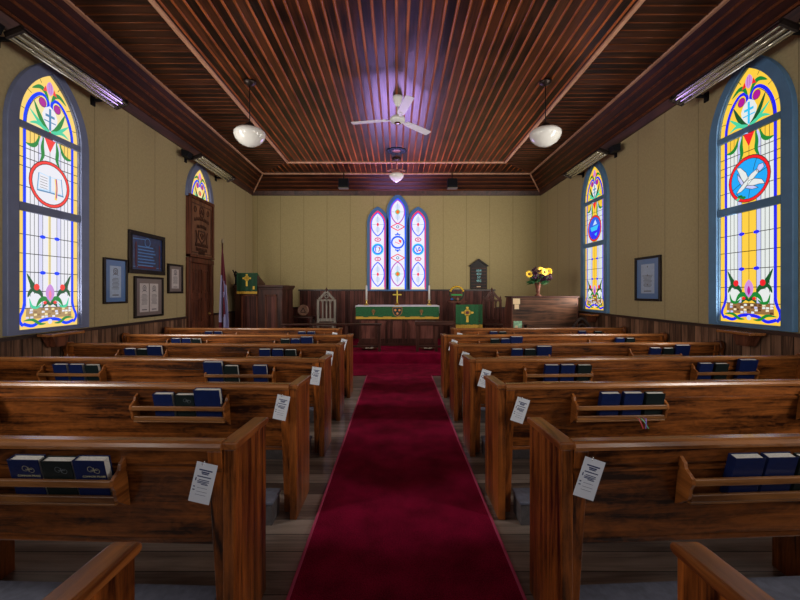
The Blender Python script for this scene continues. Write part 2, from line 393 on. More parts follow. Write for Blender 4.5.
# ------------------------------------------------------------------ nave window
HW, V1, V1b, V2, V2b, RISE = .358, 1.179, 1.264, 2.0, 2.067, .62
def nave_pattern(emblem, rng):
    P = Pat()
    P.p([(-.286, .2), (.286, .2), (.286, V2b), (-.286, V2b)], 'white', 1)
    # columns
    for k, (a, b) in enumerate([(.085, .135), (.135, .18), (.18, .225), (.225, .272)]):
        kk = 'lilacw' if k == 0 else 'white'
        P.both([[(a, .2), (b, .2), (b, V2), (a, V2)]], kk, 2)
    P.p([(-.085, .2), (.085, .2), (.085, V1), (-.085, V1)], 'yel', 2)
    P.p([(-.085, V1b), (.085, V1b), (.085, V2), (-.085, V2)], 'yel', 2)
    if emblem == 'book':
        P.p([(-.085, .2), (.085, .2), (.085, V2), (-.085, V2)], 'white', 2.4)
        P.p([(-.02, .2), (.012, .2), (.012, V1), (-.02, V1)], 'cream', 2.6)
    P.both([[(.272, V2), (.10, V2), (.15, 1.9), (.272, 1.86)]], 'yel', 3)
    # leads
    for u in (0, .085, .135, .18, .225, .272, .30):
        P.both(stroke([(u, .2), (u, V2)], .0055, sm=False), 'lead', 3.4)
    for v in (.95, .76, .575, .38, .21, 1.815, 1.717, 1.63, 1.43):
        P.ps(stroke([(-HW, v), (HW, v)], .0075, sm=False), 'lead', 3.6)
    # blue border, flaring at the foot
    foot = [(.286, .34), (.288, .26), (.305, .19), (.333, .13), (.335, .08), (.30, .035)]
    P.both(stroke(foot, .032), 'blue', 4)
    P.both(stroke([(.286, .33), (.286, V2b)], .03, sm=False), 'blue', 4)
    # ovals
    for v in (.95, .575): P.both([ell(.085, v, .034, .019)], 'blue', 4.5)
    # top field
    P.p(arch(HW, V2b, V2b, RISE), 'yel', 1.5)
    P.p(arch(.27, V2b, V2b, .40), 'yel' if emblem != 'book' else 'cream', 1.8)
    top = [(.286, V2b), (.277, 2.16), (.245, 2.27), (.19, 2.37), (.12, 2.435), (.06, 2.44), (.025, 2.40), (.022, 2.34), (.055, 2.305)]
    P.both(stroke(top, .034), 'blue', 4)
    P.both([ell(.088, 2.362, .040, .045)], 'mag', 4.6); P.both(outline(ell(.088, 2.362, .042, .047), .005), 'lead', 4.8)
    P.both(stroke([(.267, V2b), (.258, 2.155), (.227, 2.262), (.175, 2.355), (.115, 2.412)], .005), 'lead', 4.2)
    P.both(stroke([(.015, 2.41), (.06, 2.49), (.12, 2.51), (.205, 2.455)], 0.0476, True), 'green', 5)
    P.p(lens(0, 2.545, .042, .075), 'lilac', 5.5)
    P.both(stroke([(.012, 2.50), (.012, 2.60)], .004, sm=False), 'mag', 5.7)
    P.both([[(.035, 2.50), (.085, 2.49), (.05, 2.56)]], 'red', 5.2)
    P.p([(0, 2.36), (.06, 2.32), (.092, 2.25), (.085, 2.19), (.04, 2.11), (0, 2.075), (-.04, 2.11), (-.085, 2.19), (-.092, 2.25), (-.06, 2.32)], 'white' if emblem != 'rose' else 'cream', 5)
    if emblem == 'rose':
        P.p(ell(0, 2.23, .055, .05), 'brown', 5.5); P.p(ell(.01, 2.22, .03, .03), 'red', 5.7)
    else:
        cr = 'steel' if emblem != 'dove' else 'cyan'
        P.ps(stroke([(0, 2.33), (0, 2.10)], .026, sm=False), cr, 5.5)
        P.ps(stroke([(-.055, 2.25), (.055, 2.25)], .026, sm=False), cr, 5.5)
        P.ps(stroke([(-.07, 2.19), (.07, 2.19)], .012, sm=False), cr, 5.6)
    P.both(stroke([(0, 2.08), (.07, 2.13), (.13, 2.22), (.185, 2.34)], 0.0504, True), 'green' if emblem == 'book' else 'dgreen', 5.8)
    P.both(stroke([(0, 2.075), (.08, 2.10), (.15, 2.16), (.235, 2.235)], 0.0392, True), 'turq', 5.9)
    P.both(stroke([(0, 2.085), (.09, 2.11), (.16, 2.12), (.235, 2.09)], 0.0364, True), 'turq', 6)
    P.p([(0, 2.09), (.04, 2.06), (-.04, 2.06)], 'red', 6.2)
    for a in (.25, .55, .85):
        u, v = arc_side(HW, RISE)[int(a*10)]
        P.both(stroke([(u, V2b+v), (u*.8, V2b+v*.93)], .006, sm=False), 'lead', 3)
    # middle sash
    P.p([(-.065, V2), (.065, V2), (0, 1.86)], 'red', 5)
    P.both(stroke([(.075, V2), (.09, 1.90), (.085, 1.80), (.12, 1.73)], 0.0420, True), 'green', 5)
    P.both(stroke([(.12, V2), (.16, 1.90), (.215, 1.865), (.275, 1.87)], 0.0420, True), 'green', 5)
    c = 1.52
    inner = {'book': 'white', 'dove': 'sky', 'ark': 'blue2', 'rose': 'pale'}[emblem]
    P.p(ell(0, c, .235, .235, 32), inner, 7); P.ps(ring(0, c, .212, .24), 'red', 7.6); P.ps(ring(0, c, .239, .246), 'lead', 7.8); P.ps(ring(0, c, .207, .213), 'lead', 7.8)
    if emblem == 'book':
        P.p([(-.15, c-.085), (-.01, c-.075), (-.01, c+.085), (-.13, c+.10)], 'pale', 8)
        P.p([(.16, c-.085), (0, c-.075), (0, c+.085), (.14, c+.09)], 'pale', 8)
        P.p([(-.138, c-.07), (-.02, c-.062), (-.02, c+.078), (-.122, c+.088)], 'white', 8.4)
        P.p([(.145, c-.07), (.012, c-.062), (.012, c+.078), (.128, c+.08)], 'white', 8.4)
        P.ps(stroke([(-.155, c-.09), (0, c-.085), (.165, c-.09)], .014, sm=False), 'steel', 8.6)
        for u in (-.155, -.005, .155): P.ps(stroke([(u, c-.085), (u*.87, c+.095)], .008, sm=False), 'steel', 8.8)
        P.ps(stroke([(.065, c+.08), (.075, c-.02), (.065, c-.15)], .03), 'yel', 9)
        P.ps(stroke([(.070, c+.08), (.080, c-.02), (.070, c-.13)], .012), 'mag', 9.3)
        for k in range(5): P.ps(stroke([(-.12, c+.06-.028*k), (-.035, c+.055-.028*k)], .004, sm=False), 'lead', 9)
    if emblem == 'dove':
        for ln in ([(.10, c+.22), (.05, c+.07)], [(-.2, c-.08), (-.08, c-.02)], [(.21, c+.06), (.1, c+.03)], [(0, c-.2), (.02, c-.06)]): P.ps(stroke(ln, .006, sm=False), 'lead', 7.4)
        tail = [(.085, c+.055), (.115, c+.115), (.165, c+.115), (.175, c+.075), (.13, c+.04)]
        wing1 = [[(.00, c+.0), (-.03, c+.075), (-.095, c+.145), (-.145, c+.155), (-.115, c+.09), (-.085, c+.02), (-.055, c-.03)], [(-.05, c-.03), (-.085, c+.02), (-.135, c+.09), (-.125, c+.02), (-.085, c-.05)]]
        wing2 = [[(.0, c-.02), (.07, c-.015), (.15, c-.045), (.185, c-.10), (.12, c-.085), (.06, c-.085), (-.02, c-.065)], [(-.02, c-.065), (.06, c-.085), (.11, c-.12), (.04, c-.12), (-.045, c-.085)]]
        body = [(-.145, c-.125), (-.115, c-.085), (-.05, c-.025), (.03, c+.045), (.095, c+.075), (.12, c+.045), (.06, c-.01), (-.02, c-.07), (-.085, c-.115)]
        for q_, k_ in ((tail, 'lilacw'), (wing1[1], 'lilacw'), (wing1[0], 'white'), (wing2[1], 'lilacw'), (wing2[0], 'white'), (body, 'white')):
            P.p(q_, k_, 8.3); P.ps(outline(q_, .005), 'lead', 8.6)
        P.p(ell(-.10, c-.165, .03, .016), 'green', 8.6); P.p(ell(-.06, c-.185, .028, .015), 'green', 8.6); P.p(ell(-.125, c-.19, .02, .014), 'turq', 8.6)
        P.ps(stroke([(-.145, c-.125), (-.11, c-.16), (-.06, c-.175)], .006), 'lead', 8.9)
    if emblem == 'ark':
        P.p([(-.20, c-.02), (.20, c+.02), (.18, c-.12), (.06, c-.2), (-.12, c-.18)], 'blue', 8)
        P.p([(-.15, c+.03), (.14, c+.05), (.09, c-.04), (-.11, c-.05)], 'cyan', 8.4)
        P.p([(-.06, c+.06), (.03, c+.16), (.09, c+.07)], 'pale', 8.5)
        P.p([(.0, c-.11), (.10, c-.08), (.06, c-.15)], 'cyan', 8.4)
    # foot of the window: tulips, stones, waves
    P.p(lens(0, .365, .052, .095), 'lilac', 5.4); P.p(lens(0, .345, .018, .05), 'mag' if emblem != 'book' else 'pink', 5.7)
    P.both([ell(.165, .285, .075, .072)], 'white', 4.4)
    P.both(stroke([(.235, .31), (.21, .23), (.15, .215), (.10, .25)], 0.0308, True), 'turq' if emblem == 'book' else 'green', 4.8)
    P.both(stroke([(.08, .30), (.12, .37), (.175, .40), (.21, .46), (.262, .56)], 0.0630, True), 'dgreen', 5)
    P.both(stroke([(.175, .42), (.225, .38), (.255, .32)], 0.0364, True), 'dgreen', 5.05)
    P.both([ell(.155, .425, .032, .034)], 'red', 5.2)
    P.both(stroke([(0, .235), (.05, .30), (.11, .29), (.16, .22)], 0.0504, True), 'green', 5.1)
    P.both(stroke([(0, .23), (.04, .26), (.09, .21)], 0.0364, True), 'dgreen', 5.15)
    P.both([ell(.06, .262, .02, .016)], 'red', 5.3)
    P.p([(-.275, .10), (.275, .10), (.268, .208), (-.268, .208)], 'brown', 4.2)
    ks = ['brown', 'brown2', 'cream', 'brown', 'white', 'brown2', 'lilacw']
    for i in range(13):
        for j in range(4):
            u0 = -.27+.54*i/13+rng.uniform(-.006, .006); v0 = .103+.026*j
            P.p([(u0, v0), (u0+.036, v0+.003), (u0+.034, v0+.021), (u0+.002, v0+.023)], rng.choice(ks), 4.35)
    wave = [(-.30, .055), (-.2, .03), (-.1, .075), (0, .085), (.1, .075), (.2, .03), (.30, .055)]
    P.ps(stroke(wave, .034), 'blue', 4.6)
    P.both(stroke([(.30, .085), (.2, .09), (.12, .045), (.05, .04)], 0.0308, True), 'green', 4.8)
    P.p(ell(0, .06, .026, .026), 'lilacw', 5)
    return P

def casing_mesh(mb, ow, obase, ospring, orise, iw, ibase, ispring, irise, y0, y1):
    o = [(-ow, obase), (ow, obase)]+[(u, ospring+v) for u, v in arc_side(ow, orise, 12)]
    o += [(-u, v) for u, v in reversed(o[2:-1])]
    i = [(-iw, ibase), (iw, ibase)]+[(u, ispring+v) for u, v in arc_side(iw, irise, 12)]
    i += [(-u, v) for u, v in reversed(i[2:-1])]
    n = len(o)
    vs = [(u, y0, v) for u, v in o]+[(u, y0, v) for u, v in i]+[(u, y1, v) for u, v in o]+[(u, y1, v) for u, v in i]
    fs = []
    for k in range(n):
        j = (k+1) % n
        fs += [(k, j, n+j, n+k), (k, 2*n+k, 2*n+j, j), (n+k, n+j, 3*n+j, 3*n+k)]
    mb.add(vs, fs)

def make_window(name, emblem, pal, loc, rz, label, seed=1, top_only=False):
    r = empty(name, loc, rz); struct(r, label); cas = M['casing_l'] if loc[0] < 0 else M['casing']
    if top_only:
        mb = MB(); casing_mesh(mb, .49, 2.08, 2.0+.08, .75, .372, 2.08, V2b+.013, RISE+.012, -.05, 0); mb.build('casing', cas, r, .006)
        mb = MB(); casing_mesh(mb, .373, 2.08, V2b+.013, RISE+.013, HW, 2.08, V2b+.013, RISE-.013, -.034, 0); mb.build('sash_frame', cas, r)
        P = nave_pattern(emblem, random.Random(seed)); P.items = [t for t in P.items if min(v for _, v in t[0]) > 2.06]
        P.build('stained_glass', pal, r, -.010, arch(HW+.004, 2.08, V2b+.013, RISE-.007)); return r
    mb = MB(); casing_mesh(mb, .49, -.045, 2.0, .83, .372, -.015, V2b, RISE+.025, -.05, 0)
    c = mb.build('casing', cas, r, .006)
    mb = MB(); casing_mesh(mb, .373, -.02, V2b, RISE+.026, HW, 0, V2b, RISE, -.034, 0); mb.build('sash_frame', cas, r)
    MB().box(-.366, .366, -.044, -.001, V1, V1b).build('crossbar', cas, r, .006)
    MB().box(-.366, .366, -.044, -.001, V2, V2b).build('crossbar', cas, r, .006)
    nave_pattern(emblem, random.Random(seed)).build('stained_glass', pal, r, -.010, arch(HW+.004, -.004, V2b, RISE+.006))
    return r
HL, HR = 1.026, 1.071
make_window('window_1', 'book', PALE, (-W, 4.172, HL), PI/2, 'left stained glass window with an open book medallion')
make_window('window_2', 'dove', VIV, (W, 4.102, HR), -PI/2, 'right stained glass window with a white dove medallion')
make_window('window_3', 'ark', VIV, (W, 7.295, HR), -PI/2, 'far right stained glass window with a blue ark medallion', 4)
w4 = make_window('window_4', 'rose', PALE, (-W, 7.35, HL), PI/2, 'pointed stained glass window top above the carved board', 5, True)
for k, (x, y) in enumerate([(-W, 1.05), (W, .95), (-W, -1.95), (W, -2.0)]):
    src = [o for o in S.objects if o.name == ('window_1' if x < 0 else 'window_2')][0]
    c = copy_tree(src); c.name = f'window_{6+k}'; c.location.y = y
    c['label'] = f"stained glass window beside the back pews, {'left' if x<0 else 'right'} wall{' near the door end' if y<0 else ''}"

# ------------------------------------------------------------------ east triple window
def east_light(P, cu, hw, spring, rise, kind):
    top = spring+rise
    bcol = 'blue' if kind == 'c' else 'red'
    P.p([(cu+u, v) for u, v in arch(hw, 0, spring, rise)], bcol, 1)
    b = .034 if kind == 'c' else .030
    P.p([(cu+u, v) for u, v in arch(hw-b, .0, spring, rise-b*1.9)], 'white', 2)
    if kind != 'c':
        P.ps([[(cu-hw+b*.6, 0), (cu-hw+b*1.3, 0), (cu-hw+b*1.3, spring), (cu-hw+b*.6, spring)], [(cu+hw-b*1.3, 0), (cu+hw-b*.6, 0), (cu+hw-b*.6, spring), (cu+hw-b*1.3, spring)]], 'lilac', 2.2)
    P.p([(cu-hw+b, .0), (cu+hw-b, .0), (cu+hw-b, .05), (cu-hw+b, .05)], 'cream', 2.5)
    iw = hw-b
    def mand(cv, hh, col, f):
        ln = lens(cu, cv, iw*.98, hh)
        P.ps(outline(ln, .026), col, 4)
        P.p(lens(cu, cv+hh*.42, iw*.33, hh*.26), 'pale', 4.2); P.p(lens(cu, cv-hh*.42, iw*.33, hh*.26), 'pale', 4.2)
        P.ps(stroke([(cu, cv-hh*.8), (cu, cv+hh*.8)], .005, sm=False), 'steel', 4.4)
        P.ps(stroke([(cu-iw, cv), (cu+iw, cv)], .006, sm=False), 'steel', 4.4)
        if f == 'c':
            P.p(ell(cu, cv, .065, .065), 'turq', 5); P.p([(cu, cv+.06), (cu+.055, cv), (cu, cv-.06), (cu-.055, cv)], 'orange', 5.4)
        else:
            P.p(lens(cu, cv, .028, .045), 'red', 5); P.ps(stroke([(cu-.06, cv), (cu+.06, cv)], .02, True, sm=False), 'red', 5.2)
    if kind == 'c':
        mand(.395, .31, 'lilac', 'c'); mand(top-.365, .31, 'lilac', 'c')
        mid = top*.5+.01
        P.p(ell(cu, mid+.02, iw*.98, .17), 'blue', 5); P.p(ell(cu, mid+.02, iw*.75, .125), 'white', 5.4)
        P.p([(cu+.02, mid+.10), (cu+.10, mid+.07), (cu+.09, mid-.0), (cu+.04, mid+.03)], 'red', 5.8); P.ps(stroke([(cu-.07, mid+.03), (cu+.05, mid-.02)], .02, sm=False), 'pink', 5.8)
        for s in (1, -1):
            P.p([(cu-.05, mid+s*.19+.02), (cu+.05, mid+s*.19+.02), (cu, mid+s*.255+.02)], 'blue', 5)
            P.both([[(cu+.045, mid+s*.165+.02), (cu+.075, mid+s*.21+.02), (cu+.02, mid+s*.21+.02)]], 'blue2', 5)
            cv = mid+.02+s*.40
            P.ps(outline([(cu-iw, cv), (cu, cv+.095), (cu+iw, cv), (cu, cv-.095)], .022), 'red', 5.2)
            P.ps(ring(cu, cv, .022, .04, 10), 'steel', 5.4)
    else:
        mand(.385, .31, 'blue', 's'); mand(top-.36, .30, 'blue', 's')
        mid = 1.03
        P.ps(ring(cu, mid, .120, .152), 'cyan', 5); P.ps(ring(cu, mid, .095, .120), 'blue', 5.1)
        if kind == 'l':
            P.ps(stroke([(cu-.05, mid-.06), (cu-.06, mid+.05), (cu-.01, mid+.06)], .022), 'blue', 5.5); P.ps(stroke([(cu+.02, mid+.06), (cu+.05, mid), (cu+.02, mid-.06)], .018), 'steel', 5.5)
            P.p(ell(cu+.055, mid+.03, .015, .03), 'red', 5.6)
        else:
            P.ps(stroke([(cu-.06, mid+.05), (cu-.02, mid-.06), (cu+.03, mid+.06), (cu+.06, mid-.04)], .02), 'blue', 5.5); P.p(ell(cu+.04, mid-.03, .03, .016), 'red', 5.6)
        for cv in (mid+.25, mid-.25):
            P.ps(outline(ell(cu, cv, .075, .045, 12), .022), 'mag', 5)
            P.p(ell(cu, cv, .03, .02), 'pink', 5.2)
EZ = 1.470
r5 = empty('window_5', (.03, D, EZ)); struct(r5, 'triple lancet stained glass window above the altar')
LT = [(-.513, .200, 1.70, .33, 'l'), (0, .212, 1.98, .38, 'c'), (.527, .200, 1.70, .33, 'r')]
for cu, hw, spr, rs, kind in LT:
    P = Pat(); east_light(P, cu, hw, spr, rs, kind)
    keys = sorted({k for _, k, _ in P.items}); mb = MB()
    mb.flat([(cu+u, v) for u, v in arch(hw+.003, -.003, spr, rs+.004)], -.012, 0, .004)
    for poly, k, l in P.items: mb.flat(poly, -.012-.0012*l, keys.index(k))
    mb.build('stained_glass', [EAST[k] for k in keys], r5)
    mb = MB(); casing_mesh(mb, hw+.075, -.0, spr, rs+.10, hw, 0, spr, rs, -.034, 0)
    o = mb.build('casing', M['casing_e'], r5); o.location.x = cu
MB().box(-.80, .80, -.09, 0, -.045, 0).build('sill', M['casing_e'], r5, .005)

# ------------------------------------------------------------------ shell
def shell(name, fn, mats, bevel=0):
    mb = MB(); fn(mb); return struct(mb.build(name, mats, None, bevel))
def t_(mb):
    mb.box(-W-.12, W+.12, Y0, D+.12, -.1, 0)
shell('floor', t_, M['floor'])
shell('wall_left', lambda m: m.box(-W-.1, -W, Y0, D+.1, 0, WALLTOP), M['wall'])
shell('wall_right', lambda m: m.box(W, W+.1, Y0, D+.1, 0, WALLTOP), M['wall'])
shell('wall_back', lambda m: m.box(-W, W, D, D+.1, 0, WALLTOP), M['wall_b'])
CAPL, CAPR = .970, 1.018
shell('trim_1', lambda m: m.box(-W, -W+.018, Y0, 6.87, 0, CAPL-.035).box(-W, -W+.018, 7.785, D, 0, CAPL-.035), M['wains_y'])
shell('trim_2', lambda m: m.box(W-.018, W, Y0, D, 0, CAPR-.035), M['wains_y'])
shell('trim_3', lambda m: m.box(-W, -W+.04, Y0, 6.87, CAPL-.035, CAPL).box(-W, -W+.04, 7.785, D, CAPL-.035, CAPL), M['wcap'])
shell('trim_4', lambda m: m.box(W-.04, W, Y0, D, CAPR-.035, CAPR), M['wcap'])
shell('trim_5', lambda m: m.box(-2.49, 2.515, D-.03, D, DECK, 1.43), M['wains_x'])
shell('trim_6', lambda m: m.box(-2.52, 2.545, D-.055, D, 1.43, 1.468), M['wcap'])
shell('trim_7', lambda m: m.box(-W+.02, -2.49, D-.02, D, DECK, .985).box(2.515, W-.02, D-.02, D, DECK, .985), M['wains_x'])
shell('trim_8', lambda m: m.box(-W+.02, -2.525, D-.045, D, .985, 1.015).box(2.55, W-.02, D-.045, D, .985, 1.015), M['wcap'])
# ceiling
def bead(mb, ax, c, a, b, z, mi, w=.017, h=.010):
    pr = [(c-w, z+.001), (c-w*.6, z-h*.8), (c, z-h), (c+w*.6, z-h*.8), (c+w, z+.001)]
    mb.prism(pr, ax, a, b, mi, smooth=True)
def ceil(mb):
    p = .126
    mb.box(-IX, IX, Y0, IY, CZ, CZ+.05, 0)
    k = -int(IX/p)
    while k*p < IX-.02:
        bead(mb, 1, k*p, Y0, IY, CZ, 1); k += 1
    # cross-boarded border, mitred at the far corners
    far = D-(W-CX)
    mb.add([(-CX, Y0, CZ), (-IX, Y0, CZ), (-IX, IY, CZ), (-CX, far, CZ)], [(0, 1, 2, 3)], 2)
    mb.add([(CX, Y0, CZ), (IX, Y0, CZ), (IX, IY, CZ), (CX, far, CZ)], [(3, 2, 1, 0)], 2)
    mb.add([(-CX, far, CZ), (-IX, IY, CZ), (IX, IY, CZ), (CX, far, CZ)], [(0, 1, 2, 3)], 0)
    y = Y0+.05
    while y < far-.03:
        xi = IX if y < IY else IX+(y-IY)
        for s in (-1, 1):
            a, b = sorted((s*CX, s*xi)); bead(mb, 0, y, a, b, CZ, 3, .012, .007)
        y += p
    x = -CX+.06
    while x < CX-.03:
        ys = IY if abs(x) < IX else IY+(abs(x)-IX)
        bead(mb, 1, x, ys, far, CZ, 1, .010, .006); x += p
    # 45 degree coves
    for s in (-1, 1):
        f = [(s*W, Y0, WALLTOP), (s*CX, Y0, CZ), (s*CX, far, CZ), (s*W, D, WALLTOP)]
        mb.add(f, [(0, 1, 2, 3) if s < 0 else (3, 2, 1, 0)], 4)
        for q in range(1, 5):
            t = q/5
            c = Vector((s*(W-(W-CX)*t), 0, WALLTOP+(CZ-WALLTOP)*t)); nrm = Vector((-s, 0, -1)).normalized(); al = Vector((-s, 0, 1)).normalized()
            pr = [c-al*.016, c-al*.009+nrm*.008, c+al*.009+nrm*.008, c+al*.016]
            ye = D-(W-CX)*t
            vs = [(v.x, Y0, v.z) for v in pr]+[(v.x, ye, v.z) for v in pr]
            mb.add(vs, [(0, 1, 5, 4), (1, 2, 6, 5), (2, 3, 7, 6)], 5)
    mb.add([(-W, D, WALLTOP), (-CX, far, CZ), (CX, far, CZ), (W, D, WALLTOP)], [(0, 1, 2, 3)], 6)
    for q in range(1, 5):
        t = q/5; y = D-(W-CX)*t; z = WALLTOP+(CZ-WALLTOP)*t; xe = W-(W-CX)*t
        d = .0115; e = .0065; n = .0057
        pr = [(y+d, z-d), (y+e-n, z-e-n), (y-e-n, z+e-n), (y-d, z+d)]
        vs = [(-xe, a, b) for a, b in pr]+[(xe, a, b) for a, b in pr]
        mb.add(vs, [(0, 1, 5, 4), (1, 2, 6, 5), (2, 3, 7, 6)], 7)
shell('ceiling', ceil, [M['ceil_y'], M['bead_y'], M['ceil_x'], M['bead_x'], M['cove_y'], M['bead_x'], M['cove_x'], M['bead_x']])
def ctrim(mb):
    w = .026; h = .03
    for s in (-1, 1): mb.box(s*IX-w, s*IX+w, Y0, IY+w, CZ-h, CZ+.002)
    mb.box(-IX-w, IX+w, IY-w, IY+w, CZ-h-.001, CZ+.002)
shell('trim_9', ctrim, M['trim'], .008)
def ctrim2(mb):
    w = .022; far = D-(W-CX)
    for s in (-1, 1): mb.box(s*CX-w, s*CX+w, Y0, far, CZ-.022, CZ+.01)
    mb.box(-CX-w, CX+w, far-w, far+w, CZ-.023, CZ+.01)
    for s in (-1, 1):
        mb.tube([(s*CX, far, CZ-.008), (s*(W-.01), D-.01, WALLTOP-.0)], .02, 6)
shell('trim_10', ctrim2, M['trim'], .006)
def ctrim3(mb):
    for s in (-1, 1): mb.prism([(s*W, WALLTOP-.05), (s*(W-.03), WALLTOP-.05), (s*(W-.065), WALLTOP+.06), (s*W, WALLTOP+.03)], 1, Y0, D)
    mb.prism([(D, WALLTOP-.05), (D-.03, WALLTOP-.05), (D-.065, WALLTOP+.06), (D, WALLTOP+.03)], 0, -W, W)
shell('trim_11', ctrim3, M['crown'])
# carpeted chancel platform
STEP = 7.58
struct(MB().box(-W+.02, 2.0, STEP, D-.03, 0, DECK).box(2.0, W-.02, 8.32, D-.03, 0, DECK-.0005).build('floor_platform', M['carpet'], None, .018, seg=3), 'red carpeted chancel platform')
o = MB().box(-.484, .574, Y0, 6.5, .001, .012).build('aisle_carpet', M['carpet']); tag(o, 'long red carpet runner down the middle aisle between the pews', 'carpet')
MB().box(-.500, -.482, Y0, 6.5, .001, .014).box(.572, .590, Y0, 6.5, .001, .014).build('binding', M['binding'], o, .004)
tag(MB().prism([(-.875, 6.505), (.875, 6.505), (.875, 6.70), (3.6, 6.70), (3.6, STEP-.01), (-3.6, STEP-.01), (-3.6, 6.70), (-.875, 6.70)], 2, .001, .013).build('chancel_carpet', M['carpet']), 'red carpet spread across the floor in front of the chancel step', 'carpet')

# ------------------------------------------------------------------ pews
PITCH, EDEP, PX0, PX1, PTOP = .917, .357, .635, 3.67, .835
SKEW = {1: .055, -1: .03}      # the benches run a little forward towards the walls
def sk(s, x): return SKEW[s]*max(0, abs(x)-.66)
def zr(n): return PITCH*n-EDEP
def lean(z): return -.006+.125*(.80-z)
def sx(s, a, b): return (a, b) if s > 0 else (-b, -a)
def rack(root, s, a, b):
    r = None
    mb = MB(); x0, x1 = sx(s, a+.012, b-.012)
    mb.box(x0, x1, -.046, lean(.62)+.0, .606, .615)
    r = mb.build('book_rack', M['oak'], root, .002)
    MB().box(x0, x1, -.068, -.053, .683, .710).build('slat', M['oak'], r, .004)
    MB().box(x0, x1, -.048, -.034, .615, .643).build('slat', M['oak'], r, .004)
    prof = [(lean(.775), .775), (-.004, .772), (-.028, .755), (-.032, .735), (-.045, .728), (-.068, .712), (-.070, .690), (-.056, .668), (-.052, .640), (-.044, .622), (-.022, .606), (.0, .588), (lean(.575), .575)]
    for e in (a, b-.014):
        x0, x1 = sx(s, e, e+.014); MB().prism(prof, 0, x0, x1).build('bracket', M['pew_y'], r, .002)
    return r
def make_pew(s, x0, x1, racks):
    root = empty('pew')
    # aisle end, upright slab with a moulded cap
    a, b = sx(s, x0, x0+.045)
    e = MB().prism([(0, 0), (EDEP, 0), (EDEP, .784), (0, .803)], 0, a, b).build('end_panel', M['pew_z'], root, .005)
    a, b = sx(s, x0-.010, x0+.055)
    cap = [(-.010, .803), (EDEP-.004, .784), (EDEP+.010, .788), (EDEP+.013, .800), (EDEP+.004, .812), (EDEP-.02, .816), (-.010, .833)]
    MB().prism(cap, 0, a, b).build('end_cap', M['pew_y'], e, .009, seg=3)
    a, b = sx(s, x0+.0, x0+.045)
    # wall end, scrolled
    a, b = sx(s, x1-.045, x1)
    sc = [(-.03, 0), (.38, 0), (.36, .30), (.30, .40), (.36, .48), (.35, .56), (.25, .62), (.16, .70), (.10, .80), (.06, .845), (-.005, .85), (-.03, .83), (-.035, .78), (-.015, .72), (-.03, .66), (-.02, .55)]
    MB().prism(sc, 0, a, b).build('end_panel', M['pew_z'], root, .006)
    a, b = sx(s, x0+.045, x1-.045)
    bk = [(lean(.80), .802), (lean(.745)-.004, .748), (lean(.74)+.008, .745), (lean(.735)+.008, .737), (lean(.73)-.007, .733), (lean(.715)-.007, .718), (lean(.71)+.006, .713), (lean(.44)+.006, .438), (lean(.44)+.03, .438), (lean(.80)+.026, .802)]
    MB().prism(bk, 0, a, b).build('backrest', M['pew_x'], root)
    rl = [(-.020, .804), (-.024, .818), (-.018, .831), (-.004, PTOP+.001), (.030, PTOP+.001), (.044, .830), (.050, .816), (.044, .802), (-.01, .800)]
    MB().prism(rl, 0, a, b, smooth=False).build('top_rail', M['pew_rail'], root)
    MB().box(a, b, lean(.42)+.012, .455, .405, .432).build('seat', M['pew_x'], root, .008)
    for q in (x0+.045, x1-.045-.055):
        a, b = sx(s, q, q+.055)
        MB().prism([(lean(.80)-.006, .80), (lean(0)-.008, 0), (lean(0)+.05, 0), (lean(.80)+.02, .80)], 0, a, b).build('stile', M['pew_z'], root, .003)
    xm = 1.92
    a, b = sx(s, xm, xm+.05)
    MB().box(a, b, .20, .45, 0, .404).build('seat_support', M['pew_z'], root, .005)
    for ra, rb in racks: rack(root, s, ra, rb)
    for ch in root.children_recursive:
        if ch is e or ch.parent is e: continue
        for v in ch.data.vertices: v.co.y += sk(s, v.co.x)
    return root
RK = [(1.085, 1.665), (2.58, 3.15)]; RKL = [(1.03, 1.615), (2.51, 3.06)]
RK7 = [(1.27, 1.85), (2.75, 3.32)]
pews = {}
for s, nm in ((1, 'right'), (-1, 'left')):
    proto = make_pew(s, PX0-.010 if s > 0 else PX0-.022, PX1, RK if s > 0 else RKL)
    for n in range(1, 8):
        if n == 1: o = proto
        elif n < 7: o = copy_tree(proto)
        else: o = make_pew(s, .895, 3.65, RK7 if s > 0 else [(1.12, 1.70), (2.50, 3.06)])
        o.location = (.033 if (s, n) == (1, 1) else 0, zr(n), 0)
        lab = {1: f'brown wooden pew on the {nm}, only its end cap corner showing at the bottom edge', 7: f'short brown wooden pew on the {nm}, frontmost row, set back from the carpet'}.get(n, f'brown wooden pew, {ORD[n]} from the nearest on the {nm} of the red carpet')
        tag(o, lab, 'pew', 'rows of wooden pews'); pews[(s, n)] = o

# kneelers
def make_kneeler(s, x0, x1):
    r = empty('kneeler'); a, b = sx(s, x0, x1)
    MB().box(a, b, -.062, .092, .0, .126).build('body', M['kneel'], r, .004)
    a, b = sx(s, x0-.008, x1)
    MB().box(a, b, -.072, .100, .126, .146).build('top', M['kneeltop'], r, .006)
    for ch in r.children:
        for v in ch.data.vertices: v.co.y += sk(s, v.co.x)
    return r
for s, nm in ((1, 'right'), (-1, 'left')):
    kp = make_kneeler(s, .745, 3.5)
    for n in range(2, 8):
        if n == 2: o = kp
        elif n < 7: o = copy_tree(kp)
        else: o = make_kneeler(s, .99, 3.5)
        o.location = (0, zr(n)+(.09 if n == 2 else 0), 0)
        tag(o, f'low grey kneeler box on the floor below the {ORD[n]} {nm}-hand pew from the nearest', 'kneeler', 'kneelers under the pews')

